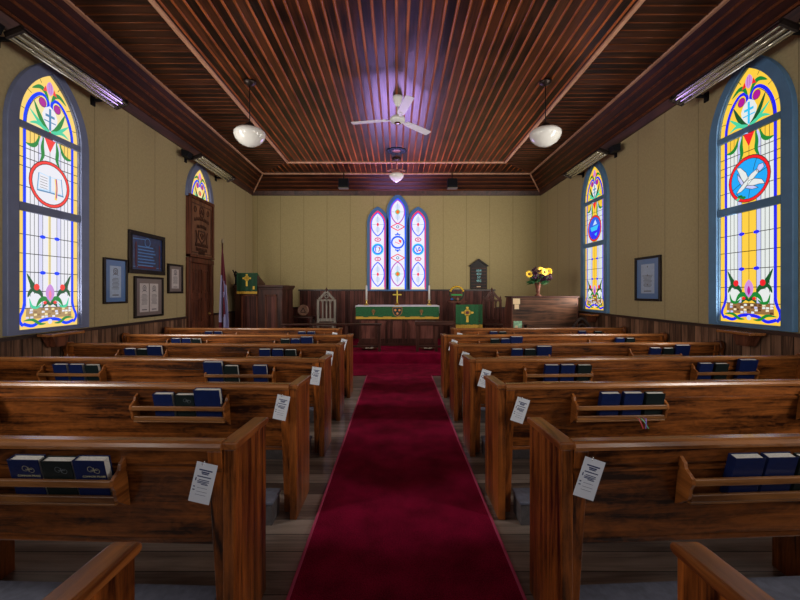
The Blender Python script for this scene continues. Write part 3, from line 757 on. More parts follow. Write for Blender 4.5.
# hymn books
def make_book(w, h, t, cov, title=None):
    r = empty('hymn_book')
    c = MB().box(-w/2, w/2, 0, .003, 0, h).box(-w/2, w/2, t-.003, t, 0, h).box(-w/2, -w/2+.003, .003, t-.003, 0, h)
    c.build('cover', cov, r, .001)
    MB().box(-w/2+.0035, w/2-.005, .0032, t-.0032, .004, h-.004).build('pages', M['pages'], r)
    return r
def book_mark(r, w, h, txt, mat):
    mb = MB()
    ec = w*.14
    for q in ring(ec-.013, h*.79, .010, .0115, 14)+ring(ec+.011, h*.745, .009, .0105, 14)+stroke([(ec-.012, h*.77), (ec+.014, h*.77)], .0022, sm=False)+stroke([(ec, h*.71), (ec, h*.83)], .0022, sm=False): mb.flat(q, -.0006)
    mb.build('emblem', mat, r)
    if txt: text_obj('lettering', txt, .0110, M['gilt'], r, Matrix.Translation((.012, -.0004, h*.60)) @ FACE)
KIND = {'b': (.118, .168, .034, 'bluebook', 'blue'), 'd': (.115, .164, .033, 'dkbook', 'dark green'), 'B': (.158, .197, .035, 'bluebook', 'tall blue')}
PROTO = {}
def place_book(s, n, kind, px, posname, rackname, title=False, tilt=14):
    w, h, t, cv, cn = KIND[kind]
    key = (kind, title)
    if key not in PROTO:
        o = make_book(w, h, t, M[cv]); PROTO[key] = o
        if title: book_mark(o, w, h, 'COMMON PRAISE' if kind != 'd' else None, M['gilt'] if kind != 'd' else M['silver'])
    else: o = copy_tree(PROTO[key])
    y = zr(n)-.0262
    xw = px
    o.location = (xw, y+sk(s, xw), .620); o.rotation_euler = (math.radians(tilt), 0, s*math.atan(SKEW[s]))
    nm = 'right' if s > 0 else 'left'
    tag(o, f'{cn} hymn book, {posname} in the {rackname} rack of the {ORD[n]} {nm}-hand pew', 'book', f'hymn books on the {nm}-hand pews')
    return o
def bx(px, n):
    u = (px-396.5)/FPX; k = SKEW[1 if u > 0 else -1]
    return u*(zr(n)-.075-k*.66)/(1-k*abs(u))
P3 = ['leftmost', 'middle', 'rightmost']; P2 = ['left one', 'right one']
BOOKS = [
 (-1, 2, [(20, 'b', 1), (53, 'd', 1), (86, 'b', 1)], P3, 'aisle-side'),
 (1, 2, [(753, 'b', 0), (786, 'b', 0), (819, 'd', 0)], P3, 'aisle-side'),
 (-1, 3, [(161, 'b', 0), (183, 'd', 1), (206, 'B', 0)], P3, 'aisle-side'),
 (1, 3, [(612.5, 'b', 0), (635.5, 'b', 0), (657.5, 'd', 0)], P3, 'aisle-side'),
 (-1, 4, [(212, 'B', 0), (230, 'd', 0), (259, 'b', 0)], P3, 'aisle-side'),
 (-1, 4, [(58, 'b', 0), (74, 'b', 0), (90, 'd', 0)], P3, 'wall-side'),
 (1, 4, [(553, 'b', 0), (569, 'b', 0), (586, 'd', 0)], P3, 'aisle-side'),
 (1, 4, [(708, 'b', 0), (724, 'd', 0), (750, 'B', 0)], P3, 'wall-side'),
 (-1, 5, [(264, 'b', 0), (277, 'b', 0), (290, 'd', 0)], P3, 'aisle-side'),
 (-1, 5, [(128.5, 'b', 0), (141, 'd', 0), (153.5, 'B', 0)], P3, 'wall-side'),
 (1, 5, [(518, 'b', 0), (531, 'd', 0), (545, 'B', 0)], P3, 'aisle-side'),
 (1, 5, [(657, 'b', 0), (670, 'd', 0), (684, 'B', 0)], P3, 'wall-side'),
 (-1, 6, [(284.5, 'd', 0), (295, 'b', 0), (306.5, 'B', 0)], P3, 'aisle-side'),
 (-1, 6, [(175, 'b', 0), (185.5, 'b', 0), (195.5, 'd', 0)], P3, 'wall-side'),
 (1, 6, [(495.5, 'd', 0), (506, 'b', 0), (517, 'B', 0)], P3, 'aisle-side'),
 (1, 6, [(621, 'b', 0), (631.5, 'd', 0)], P2, 'wall-side'),
 (-1, 7, [(301.5, 'b', 0), (311, 'b', 0)], P2, 'aisle-side'),
 (-1, 7, [(208, 'b', 0), (217.5, 'b', 0)], P2, 'wall-side'),
 (1, 7, [(494, 'b', 0), (503, 'd', 0)], P2, 'aisle-side'),
 (1, 7, [(583, 'b', 0), (599, 'd', 0)], P2, 'wall-side')]
for s, n, bl, pos, rk in BOOKS:
    for (px, k, t), pn in zip(bl, pos):
        o = place_book(s, n, k, bx(px, n), pn, rk, bool(t))
        if (s, n, pn) == (1, 3, 'middle'):
            o2 = o
# ribbon markers hang from the middle book of the third right-hand pew over the lower slat
for dx, mt, e in ((-.012, 'ribbon_r', .02), (.006, 'ribbon_g', .035), (.034, 'ribbon_b', -.01)):
    mb = MB(); pts = [(dx+.03, -.02, .010), (dx+.032, -.046, .012), (dx+.03+e*.5, -.056, -.012), (dx+.03+e, -.060, -.045)]
    for i in range(len(pts)-1):
        a, b = Vector(pts[i]), Vector(pts[i+1])
        mb.add([a+Vector((-.003, 0, 0)), a+Vector((.003, 0, 0)), b+Vector((.003, 0, 0)), b+Vector((-.003, 0, 0))], [(0, 1, 2, 3)])
    q = mb.build('ribbon_marker', M[mt], o2); q.rotation_euler = (-math.radians(14), 0, 0)

# paper cards hung on the pew backs beside the aisle
def make_card():
    r = empty('pew_card')
    MB().box(-.0395, .0395, -.0008, .0008, -.150, 0).build('card', M['card'], r)
    mb = MB()
    for v, a, b, h in [(-.027, -.024, .026, .005), (-.035, -.014, .016, .005), (-.041, -.012, .013, .004), (-.052, -.026, .026, .004), (-.064, -.018, .022, .003), (-.070, -.022, .022, .003), (-.075, -.022, .016, .003), (-.080, -.006, .02, .003), (-.064, -.031, -.027, .012), (-.092, -.033, -.026, .004), (-.104, -.033, -.025, .004), (-.094, -.018, .02, .0012), (-.108, -.018, .022, .0012), (-.12, -.02, .02, .0012)]:
        mb.flat([(a, v-h/2), (b, v-h/2), (b, v+h/2), (a, v+h/2)], -.0012)
    mb.build('print', M['ink'], r)
    mb = MB(); mb.torus(.006, .0013, 12, 6, 0, Matrix.Translation((-.012, -.003, -.002)) @ Matrix.Rotation(.9, 4, 'Z') @ FACE)
    mb.tube([(-.012, .004, .006), (-.012, -.004, .004)], .0022, 6)
    mb.build('pin', M['chrome'], r)
    return r
cp = None
CARDS = {(-1, 2): (207.5, 461, 13), (1, 2): (595.5, 457, 18), (-1, 3): (284, 394, 12), (1, 3): (524, 397, 18), (-1, 4): (317, 366, 8), (1, 4): (487, 369, 17),
         (-1, 5): (330, 350.5, 8), (1, 5): (466, 351.5, 15), (-1, 6): (344.5, 338.5, 16), (1, 6): (455, 339.5, 20), (-1, 7): (335, 332, 10), (1, 7): (460, 332.5, 14)}
for (s, n), (px, py, ang) in CARDS.items():
    o = make_card() if cp is None else copy_tree(cp); cp = cp or o
    y = zr(n)-.029
    o.location = ((px-396.5)/FPX*y, y, min(.812, EYE-(py-292)/FPX*y)-.009); o.rotation_euler = (0, math.radians(ang), 0)
    nm = 'right' if s > 0 else 'left'
    tag(o, f'white printed card hanging at the aisle end of the {ORD[n]} {nm}-hand pew from the nearest', 'card', 'printed cards on the pew ends')

# ------------------------------------------------------------------ shelves below the side windows
def make_shelf(loc, rz, label):
    r = empty('wall_shelf', loc, rz)
    MB().box(-.205, .205, -.21, -.042, -.028, 0).build('shelf_board', M['pew_rail'], r, .005)
    MB().prism([(-.16, -.028), (.16, -.028), (.09, -.15), (-.09, -.15)], 1, -.055, -.042).prism([(-.11, -.028), (.11, -.028), (.06, -.15), (-.06, -.15)], 1, -.12, -.054).build('bracket', M['door'], r, .005)
    return tag(r, label, 'shelf', 'bracket shelves under the side windows')
make_shelf((-W, 4.19, .966), PI/2, 'small wooden bracket shelf on the left wall below the open book window')
make_shelf((W, 4.08, .990), -PI/2, 'small wooden bracket shelf on the right wall below the dove window')
make_shelf((W, 7.28, .990), -PI/2, 'small wooden bracket shelf on the right wall below the far ark window')

# ------------------------------------------------------------------ pictures
def make_pic(loc, rz, w, h, fw, style, label):
    r = empty('framed_picture', loc, rz)
    mb = MB()
    for a, b, c, d in ((-w/2, w/2, h/2-fw, h/2), (-w/2, w/2, -h/2, -h/2+fw), (-w/2, -w/2+fw, -h/2+fw, h/2-fw), (w/2-fw, w/2, -h/2+fw, h/2-fw)): mb.box(a, b, -.035, -.001, c, d)
    mb.build('frame', M['frame'], r, .004)
    iw, ih = w/2-fw, h/2-fw
    base = {'blue': 'mat_bluerefl', 'brown': 'matbrown', 'banner': 'bluebanner', 'two': 'matbrown', 'right': 'mat_bluerefl'}[style]
    MB().box(-iw, iw, -.014, -.002, -ih, ih).build('mount', M[base], r)
    pr = MB(); ink = MB()
    def sheet(cx, cz, sw, sh, lines, crest=True):
        nonlocal pr, ink
        pr = MB(); ink = MB()
        pr.box(cx-sw/2, cx+sw/2, -.0155, -.014, cz-sh/2, cz+sh/2)
        pm = M[{'right': 'paper_bluerefl', 'blue': 'paper_bluerefl'}.get(style, 'paper')]; pobj = pr.build('print', pm, r)
        if crest:
            cr_ = MB()
            for q in ring(cx, cz+sh*.33, sw*.16, sw*.22, 14)+ring(cx, cz+sh*.33, sw*.05, sw*.10, 10)+stroke([(cx-sw*.25, cz+sh*.2), (cx, cz+sh*.26), (cx+sw*.25, cz+sh*.2)], sh*.02): cr_.flat(q, -.0165)
            cr_.build('crest', M['printink'], pobj)
        for k in range(lines):
            v = cz+sh*(.10-.042*k); ww = sw*(.32 if k % 3 else .25)
            ink.flat([(cx-ww, v), (cx+ww, v), (cx+ww, v+.006*sh/.4), (cx-ww, v+.006*sh/.4)], -.0165)
        ink.flat([(cx-sw*.28, cz-sh*.44), (cx+sw*.28, cz-sh*.44), (cx+sw*.28, cz-sh*.405), (cx-sw*.28, cz-sh*.405)], -.0165)
        ink.build('lettering', M['printink'], pobj)
    if style == 'blue': sheet(0, -.01, w*.48, h*.70, 9)
    if style == 'brown': sheet(0, .0, w*.48, h*.66, 9)
    if style == 'two': sheet(-w*.17, -.01, w*.30, h*.70, 9); sheet(w*.17, -.01, w*.30, h*.70, 9)
    if style == 'right':
        sheet(0, -.0, w*.52, h*.66, 10, False)
        ink = MB()
        for q in (ell(0, h*.27, .012, .012, 10), ell(0, h*.08, .012, .012, 10), ell(0, -h*.13, .012, .012, 10), ell(-.1, h*.07, .008, .01, 10), ell(.1, h*.07, .008, .01, 10)): ink.flat(q, -.017)
        ink.build('seals', M['printink'], r)
    if style == 'banner':
        for k in range(7):
            v = h*(.14-.075*k); pr.box(-w*.26, w*(.16+.1*((k*7) % 3)/3), -.0155, -.014, v, v+.017)
        for q in ring(.0, h*.27, .055, .068, 18): pr.flat(q, -.0155)
        for q in stroke([(-iw+.03, -ih+.04), (iw-.03, -ih+.04)], .008, sm=False)+stroke([(-iw+.03, ih-.05), (-.06, ih-.04)], .012, sm=False): pr.flat(q, -.0155)
        ink.flat([(-w*.27, -h*.36), (w*.25, -h*.36), (w*.25, -h*.31), (-w*.27, -h*.31)], -.0165)
        for u in (-.33, .33): MB().flat([(w*u, -h*.36), (w*u+.03, -h*.36), (w*u+.03, h*.25), (w*u, h*.25)], -.0165).build('border_strip', M['maroon'], r)
    if style == 'banner':
        pr.build('print', M['bluebright'], r); ink.build('lettering', M['maroon'], r)
    return tag(r, label, 'picture', 'framed pictures on the side walls')
make_pic((-W, 5.143, 1.545), PI/2, .424, .593, .024, 'blue', 'framed certificate tinted blue by window reflection, lowest and leftmost on the left wall')
make_pic((-W, 5.806, 1.967), PI/2, .830, .607, .060, 'banner', 'wide dark blue framed print, topmost picture on the left wall')
make_pic((-W, 5.847, 1.327), PI/2, .674, .600, .030, 'two', 'frame holding two certificates side by side, below the dark blue print')
make_pic((-W, 6.533, 1.620), PI/2, .435, .487, .032, 'brown', 'small framed certificate with brown mount, nearest the door')
make_pic((W, 5.755, 1.596), -PI/2, .583, .656, .034, 'right', 'framed certificate tinted blue by window reflection, the only picture on the right wall')

# ------------------------------------------------------------------ door with carved board above
dy = 7.328
d1 = empty('door_1', (-W, dy, 0), PI/2); d1.scale = (.885, 1, 1); struct(d1, 'brown panelled door in the left wall under the carved board')
mb = MB()
mb.box(-.51, -.40, -.075, 0, 0, 1.93).box(.40, .51, -.075, 0, 0, 1.93).box(-.51, .51, -.085, 0, 1.93, 2.02)
mb.build('casing', M['door'], d1, .008)
mb = MB(); mb.box(-.40, .40, -.03, 0, .0, 1.93)
for a, b in ((-.33, -.04), (.04, .33)):
    for c, e in ((.15, .75), (.85, 1.28), (1.38, 1.82)):
        for q in ((a, b, c, c+.025), (a, b, e-.025, e), (a, a+.025, c, e), (b-.025, b, c, e)): mb.box(q[0], q[1], -.045, -.03, q[2], q[3])
        mb.box(a+.06, b-.06, -.042, -.03, c+.06, e-.06)
mb.build('door_leaf', M['door'], d1, .004)
MB().lathe([(0, 0), (.028, 0), (.032, .02), (.02, .035), (0, .038)], (0, 0, 0), 16, 0, True, Matrix.Translation((.35, -.045, .98)) @ Matrix.Rotation(PI/2, 4, 'X')).build('door_handle', M['brass'], d1)
cb = empty('carved_board', (-W, dy, 2.03), PI/2)
cb.scale = (.885, 1, 1); mb = MB(); BH = 1.085
mb.box(-.51, -.455, -.09, -.002, 0, BH).box(.455, .51, -.09, -.002, 0, BH).box(-.51, .51, -.095, -.002, BH-.03, BH+.03).box(-.51, .51, -.095, -.002, 0, .05)
mb.build('frame', M['door'], cb, .006)
MB().box(-.455, .455, -.06, -.002, .05, BH-.03).build('panel', M['carved'], cb)
mb = MB()
def relief(polys):
    for q in polys: mb.flat([(a*.9, b) for a, b in q], -.068, 0, .009)
relief(ring(.0, .86, .085, .11, 20)); relief(stroke([(-.05, .83), (-.01, .90), (.05, .82)], .028)); relief(stroke([(-.04, .86), (.05, .86)], .02, sm=False))
relief(ring(.30, .88, .035, .06, 12)); relief(ring(-.30, .88, .035, .06, 12))
rg = random.Random(5)
for row, (v, hw_, bow) in enumerate([(.69, .34, .04), (.57, .22, .02), (.24, .30, 0), (.155, .26, 0), (.095, .15, 0)]):
    u = -hw_
    while u < hw_:
        k = rg.choice((.03, .045, .055)); vv = v+bow*(1-(u/hw_)**2)
        relief(stroke([(u, vv-.03), (u+k*.4, vv+.03), (u+k*.8, vv-.025)], .017)); u += k+.02
relief(outline([(-.15, .50), (.15, .50), (.16, .38), (.0, .27), (-.16, .38)], .028)); relief(stroke([(-.08, .45), (.02, .36), (.09, .45)], .02)); relief(ring(.0, .43, .03, .045, 10))
relief(stroke([(-.27, .50), (-.22, .38), (-.25, .28)], .03)); relief(stroke([(.27, .50), (.22, .38), (.25, .28)], .03))
relief(outline([(-.46, .09), (.46, .09), (.46, .98), (-.46, .98)], .016))
mb.build('carving', M['dwood_z'], cb)
tag(cb, 'brown carved wooden board with raised lettering above the door on the left wall', 'carved board')

# ------------------------------------------------------------------ ceiling fixtures
def pendant(loc, label, globe_r=.213, drop=.60):
    r = empty('pendant_lamp', loc)
    MB().lathe([(0, 0), (.085, 0), (.08, -.025), (.04, -.05), (.012, -.065), (0, -.066)], n=20).build('canopy', M['bronze'], r)
    MB().tube([(0, 0, -.06), (0, 0, -drop-.02)], .007, 8).build('cord', M['black'], r)
    MB().lathe([(0, -drop+.03), (.03, -drop+.03), (.06, -drop), (.075, -drop-.045), (.07, -drop-.06), (0, -drop-.06)], n=20).build('fitter', M['bronze'], r)
    g = globe_r
    pf = [(.07, -drop-.04), (g*.55, -drop-.055), (g*.85, -drop-.078), (g, -drop-.115), (g*.985, -drop-.155), (g*.88, -drop-.205), (g*.68, -drop-.25), (g*.42, -drop-.285), (g*.18, -drop-.302), (0, -drop-.306)]
    MB().lathe(pf, n=32).build('shade', M['opal'], r)
    return tag(r, label, 'lamp', 'hanging globe lamps')
pendant((-2.045, 5.434, CZ-.008), 'white opal glass lamp hanging from the ceiling left of the fan')
pendant((2.075, 5.434, CZ-.008), 'white opal glass lamp hanging from the ceiling right of the fan')
r = empty('pendant_lamp', (.0, 8.58, CZ-.008))
MB().lathe([(0, 0), (.10, 0), (.095, -.02), (.05, -.045), (0, -.05)], n=18).build('canopy', M['bronze'], r)
MB().tube([(0, 0, -.045), (0, 0, -.27)], .010, 8).build('stem', M['pinkglass'], r)
mb = MB()
mb.tube([(-.19, 0, -.265), (-.10, 0, -.24), (0, 0, -.26), (.10, 0, -.24), (.19, 0, -.265)], .02, 8)
mb.lathe([(0, -.25), (.05, -.26), (.10, -.30), (.115, -.33), (0, -.33)], n=18)
mb.build('fitter', M['pinkglass'], r)
MB().lathe([(.10, -.325), (.15, -.345), (.165, -.37), (.15, -.41), (.11, -.455), (.06, -.495), (.02, -.515), (0, -.518)], n=24).build('shade', M['opal'], r)
tag(r, 'small white pointed glass lamp on a short stem in front of the altar window', 'lamp', 'hanging globe lamps')
r = empty('ceiling_rosette', (.0, 8.10, CZ))
mb = MB(); mb.lathe([(0, -.012), (.09, -.012), (.10, -.022), (.20, -.02), (.215, -.010), (.215, 0)], n=12, smooth=False)
for k in range(8): mb.lathe([(0, -.028), (.03, -.024), (.035, -.012)], (.155*math.cos(k*PI/4), .155*math.sin(k*PI/4), 0), 10)
mb.build('ring', plain('dark_blue_grille', (.015, .03, .06), .25, .6), r); MB().lathe([(0, -.014), (.088, -.0135), (.09, -.0115)], n=16).build('center', M['pinkglass'], r)
tag(r, 'dark round rosette grille on the ceiling between the fan and the small lamp', 'ceiling grille')

f = empty('ceiling_fan', (.018, 5.85, CZ-.010))
MB().lathe([(0, 0), (.075, 0), (.072, -.03), (.055, -.09), (.03, -.14), (.016, -.15)], n=20).build('canopy', M['white_paint'], f)
MB().tube([(0, 0, -.14), (0, 0, -.30)], .012, 10).build('downrod', M['white_paint'], f)
MB().lathe([(0, -.27), (.03, -.275), (.06, -.29), (.105, -.315), (.115, -.345), (.105, -.375), (.06, -.395), (0, -.40)], n=28).build('motor_housing', M['white_paint'], f)
MB().lathe([(0, -.404), (.05, -.402), (.055, -.394)], n=20).build('badge', M['chrome'], f)
for ang in (170, 45, -77):
    T = Matrix.Rotation(math.radians(ang), 4, 'Z') @ Matrix.Translation((0, 0, -.345)) @ Matrix.Rotation(math.radians(-9), 4, 'X')
    b = MB().prism([(.17, -.045), (.30, -.058), (.70, -.062), (.715, -.045), (.715, .045), (.70, .062), (.30, .058), (.17, .045)], 2, -.004, .004, 0, T).build('blade', M['white_paint'], f)
    MB().box(.08, .24, -.02, .02, -.012, -.002, 0, T).build('blade_arm', M['white_paint'], b)
tag(f, 'white three-bladed ceiling fan on the middle of the wooden ceiling', 'ceiling fan')

# radiant heaters along the coves
def sx(s, a, b): return (a, b) if s > 0 else (-b, -a)
def make_heater(s):
    r = empty('radiant_heater')
    # local: x outward to the wall (s), y along, z up; tilted a little to face the room
    T = Matrix.Rotation(s*math.radians(22), 4, 'Y')
    L = .70
    pr = [(-.092, 0), (-.078, .045), (.078, .045), (.092, 0), (.086, 0), (.072, .038), (-.072, .038), (-.086, 0)]
    MB().prism(pr, 1, -L, L, 0, T).build('housing', M['black'], r)
    mb = MB()
    q = [(-.086, .001), (-.058, .032), (-.029, .008), (0, .034), (.029, .008), (.058, .032), (.086, .001)]
    mb.add([T @ Vector((x, -L+.01, z)) for x, z in q]+[T @ Vector((x, L-.01, z)) for x, z in q], [(i, i+1, i+8, i+7) for i in range(6)])
    mb.build('reflector', M['chrome'], r)
    for x in (-.056, 0, .056): MB().tube([T @ Vector((x, -L+.02, .008)), T @ Vector((x, L-.02, .008))], .009, 8).build('tube', M['tubeglass'], r)
    for e in (-1, 1): MB().box(-.09, .09, *sorted((e*L, e*(L-.025))), -.006, .058, 0, T).build('end_cap', M['bronze'], r, .004)
    for e in (-.60, .55):
        MB().box(*sx(s, .05, .274), e-.014, e+.014, .0, .03).box(*sx(s, .255, .274), e-.03, e+.03, -.05, .06).build('bracket', M['black'], r)
    MB().prism([(.06, .05), (.20, .10), (.20, -.02), (.10, -.03)] if s > 0 else [(-.06, .05), (-.20, .10), (-.20, -.02), (-.10, -.03)], 1, -L-.16, -L-.02).build('junction_box', M['black'], r)
    return r
for s, ys, nm in ((-1, (4.215, 7.46), 'left'), (1, (4.12, 7.20), 'right')):
    hp = None
    for y, w_ in zip(ys, ('nearer', 'farther')):
        o = make_heater(s) if hp is None else copy_tree(hp); hp = hp or o
        o.location = (s*3.445, y, 3.728)
        tag(o, f'long chrome tube heater under the {nm} ceiling cove, the {w_} of the two there', 'heater', 'tube heaters under the coves')

for x, nm in ((-1.30, 'left'), (1.37, 'right')):
    r = empty('loudspeaker', (x, 9.60, 4.06))
    MB().box(-.12, .12, -.09, .09, -.10, .12).build('cabinet', M['black'], r, .01)
    MB().box(-.105, .105, -.098, -.088, -.06, .105).build('grille', plain('speaker_grille', (.006, .006, .008), .8, spec=.1), r)
    MB().box(-.12, .12, -.095, .06, -.125, -.103).build('foot_strip', plain('grey_strip', (.13, .12, .10), .5), r)
    MB().tube([(0, 0, .12), (0, .02, .30)], .012, 8).build('bracket', M['black'], r)
    tag(r, f'small black loudspeaker under the end cove, {nm} of the altar window', 'loudspeaker', 'loudspeakers above the altar wall')

# ------------------------------------------------------------------ chancel
PZ = DECK
def cloth(name, w, h, th, mat, parent=None, waves=5, amp=.006, loc=(0,0,0)):
    n = 28; mb = MB(); vs = []; 
    for j in range(2):
        for i in range(n+1):
            for k in range(2):
                u = -w/2+w*i/n; d = amp*math.sin(waves*2*PI*i/n)*(1-j*.8)
                vs.append((u, d+(th if k else 0), h*j))
    def ix(i, j, k): return j*(n+1)*2+i*2+k
    fs = []
    for i in range(n):
        fs += [(ix(i,0,0), ix(i+1,0,0), ix(i+1,1,0), ix(i,1,0)), (ix(i+1,0,1), ix(i,0,1), ix(i,1,1), ix(i+1,1,1)), (ix(i,1,0), ix(i+1,1,0), ix(i+1,1,1), ix(i,1,1)), (ix(i,0,0), ix(i,0,1), ix(i+1,0,1), ix(i+1,0,0))]
    fs += [(ix(0,0,0), ix(0,1,0), ix(0,1,1), ix(0,0,1)), (ix(n,0,0), ix(n,0,1), ix(n,1,1), ix(n,1,0))]
    mb.add(vs, fs, 0, False); return mb.build(name, mat, parent, loc=loc)

# altar
AY = 8.66
al = empty('altar', (.02, AY, PZ))
mb = MB(); mb.box(-.86, .86, .03, .60, .04, .84).build('body', M['altar_z'], al, .004)
MB().box(-.92, .92, 0, .64, .84, .884).build('table_top', M['altar_z'], al, .008)
MB().box(-.89, .89, .005, .62, 0, .06).build('plinth', M['dwood_x'], al, .006)
mb = MB()
for a in (-.86, -.50, -.17, .11, .44, .80): mb.box(a, a+.06, .004, .03, .06, .84)
mb.box(-.86, .86, .006, .03, .06, .16).box(-.86, .86, .006, .03, .56, .62)
mb.build('stile', M['dwood_z'], al, .004)
mb = MB()
for q in stroke([(-.25, .06), (-.25, .42)]+[(-.25*math.cos(t*PI/10), .42+.22*math.sin(t*PI/10)) for t in range(1, 10)]+[(.25, .42), (.25, .06)], .05, sm=False): mb.flat(q, -.012, 0, .03)
for c in (-.38, .38):
    for q in stroke([(c-.12*math.cos(t*PI/8), .60+.12*math.sin(t*PI/8)) for t in range(0, 9)], .03, sm=False): mb.flat(q, -.006, 0, .03)
mb.build('arch', M['dwood_z'], al)
tag(al, 'dark wooden altar table with arched front under the green frontal', 'altar')
o = empty('altar_linen', (.02, AY, PZ+.885))
MB().box(-.93, .93, -.03, .66, 0, .008).box(-.93, .93, -.034, -.030, -.030, .008).box(.925, .930, -.03, .60, -.16, .008).build('cloth', M['white_linen'], o)
tag(o, 'white linen cloth covering the altar top', 'altar cloth')
fr = empty('altar_frontal', (.02, AY-.044, PZ+.885))
cloth('panel', 1.84, .235, .004, M['greencloth'], fr, 6, .003, (0, 0, -.245))
cloth('fringe', 1.84, .055, .005, M['goldcloth'], fr, 20, .003, (0, -.001, -.288))
mb = MB()
for c in (-.53, .53):
    for q in stroke([(c, -.20), (c, -.09)], .028, sm=False)+stroke([(c-.035, -.115), (c+.035, -.115)], .024, sm=False)+ring(c, -.115, .028, .04, 14): mb.flat(q, -.009, 0, .003)
for q in outline([(-.10, -.03), (.10, -.03), (.10, -.13), (.07, -.19), (0, -.235), (-.07, -.19), (-.10, -.13)], .016): mb.flat(q, -.009, 0, .003)
mb.build('embroidery', M['bronzethread'], fr)
mb = MB(); mb.flat([(-.095, -.03), (.095, -.03), (.095, -.13), (.065, -.185), (0, -.23), (-.065, -.185), (-.095, -.13)], -.0075, 0, .003)
mb.build('shield', plain('dark_green_shield', (.006, .03, .03), .6), fr)
mb = MB()
for a, b in ((-.045, -.09), (.045, -.09), (0, -.165)): mb.flat(ell(a, b, .025, .025, 12), -.0105, 0, .003)
mb.build('crest_figures', plain('crest_orange', (.75, .28, .08), .5), fr)
MB().box(-.92, .92, -.003, .10, .0085, .0105).box(-.92, .92, -.006, -.002, -.012, .0105).build('turnover', M['white_linen'], fr)
tag(fr, 'green altar frontal with gold fringe and a shield crest in the middle', 'altar frontal')
for x, nm in ((-.68, 'left'), (.74, 'right')):
    o = empty('candlestick', (x, AY+.18, PZ+.895))
    MB().lathe([(0, 0), (.055, 0), (.055, .012), (.03, .03), (.016, .05), (.022, .07), (.014, .085), (.032, .11), (.034, .12), (0, .12)], n=16).build('holder', M['brass'], o)
    MB().lathe([(0, .12), (.021, .12), (.020, .44), (.012, .45), (0, .452)], n=14).build('candle', M['candle'], o)
    tag(o, f'tall white candle in a brass holder on the {nm} end of the altar', 'candle', 'candles on the altar')
o = empty('altar_cross', (.015, AY+.12, PZ+.895))
MB().lathe([(0, 0), (.06, 0), (.055, .015), (.035, .03), (.025, .06), (0, .065)], n=12).build('foot', M['brass'], o)
MB().box(-.014, .014, -.01, .01, .06, .345).box(-.10, .10, -.01, .01, .225, .253).build('cross', plain('bright_brass', (.95, .72, .10), .35, .7), o, .004)
tag(o, 'small brass cross standing in the middle of the altar', 'cross')

# communion rails
RY = 7.84
def rail_obj(x0, x1, top, th, label, posts):
    r = empty('communion_rail', ((x0+x1)/2, RY, PZ)); c = (x0+x1)/2
    MB().box(x0-c, x1-c, -.075, .075, top-PZ-th, top-PZ).build('top_rail', M['dwood_x'], r, .015)
    MB().box(x0-c+.03, x1-c-.03, -.02, .02, .08, .12).build('lower_rail', M['dwood_x'], r, .004)
    for p in posts: MB().box(p-c-.028, p-c+.028, -.028, .028, 0, top-PZ-th).build('post', M['dwood_z'], r, .006)
    return tag(r, label, 'altar rail', 'communion rails')
rail_obj(-2.30, -.30, .765, .035, 'dark wooden communion rail left of the altar gap', (-.345, -1.0, -1.64, -2.25))
rail_obj(.37, 1.16, .815, .085, 'dark wooden communion rail right of the altar gap', (.42, .80, 1.11))
for x, nm in ((-.565, 'left'), (.655, 'right')):
    o = empty('offering_plate', (x, 8.12, PZ))
    MB().lathe([(0, .0), (.10, .0), (.15, .02), (.17, .04), (.16, .042), (.14, .03), (.09, .014), (0, .014)], n=24).build('rim', M['door'], o)
    MB().lathe([(0, .016), (.088, .0155), (.09, .0145)], n=20).lathe([(0, .045), (.03, .04), (.045, .016)], (-.045, 0, 0), 12).lathe([(0, .045), (.03, .04), (.045, .016)], (.05, 0, 0), 12).build('lining', M['platecream'], o)
    tag(o, f'shallow wooden plate with cream lining on the red step, {nm} of the altar gap', 'plate', 'plates on the chancel step')

# pulpit
pu = empty('pulpit', (-2.95, 8.75, PZ))
plan = [(-.68, .0), (-.45, -.28), (.47, -.28), (.54, .32), (-.68, .32)]
MB().prism(plan, 2, 0, 1.28).build('body', M['dwood_z'], pu, .008)
MB().prism([(a*1.05, b*1.12) for a, b in plan], 2, 0, .07).build('plinth', M['dwood_x'], pu, .006)
MB().prism([(a*1.07, b*1.16) for a, b in plan], 2, 1.29, 1.345).prism([(a*1.035, b*1.07) for a, b in plan], 2, 1.25, 1.29).build('cornice', M['dwood_x'], pu, .008)
def pul_panel(a, b, c, e):
    mb = MB()
    for q in ((a, b, c, c+.035), (a, b, e-.035, e), (a, a+.035, c, e), (b-.035, b, c, e)): mb.box(q[0], q[1], -.305, -.279, q[2], q[3])
    p_ = mb.build('panel_frame', M['door'], pu, .004)
    MB().box(a+.035, b-.035, -.284, -.279, c+.035, e-.035).build('panel', M['wains_x'], p_)
pul_panel(-.42, -.06, .14, 1.14); pul_panel(.10, .36, .14, 1.14)
desk = MB().prism([(-.325, 1.345), (.10, 1.345), (.10, 1.39), (-.325, 1.555)], 0, -.49, -.03)
desk.build('reading_desk', M['dwood_x'], pu, .006)
tag(pu, 'dark panelled wooden pulpit in the left front corner', 'pulpit')
o = empty('pulpit_cloth', (-3.225, 8.405, 1.355))
cloth('panel', .44, .395, .004, plain('dark_green_brocade', (.005, .055, .020), .7, var=.4, vscale=45), o, 4, .004, (0, 0, .055))
MB().prism([(.0, .448), (.022, .412), (.26, .318), (.26, .326), (.022, .456), (.0, .456)], 0, -.22, .22).build('top_fold', M['greencloth'], o)
cloth('fringe', .44, .055, .006, M['goldcloth'], o, 10, .004, (0, -.001, .005))
mb = MB()
for q in ring(0, .34, .035, .055, 16)+stroke([(0, .17), (0, .43)], .038, sm=False)+stroke([(-.09, .34), (.09, .34)], .036, sm=False): mb.flat(q, -.009, 0, .003)
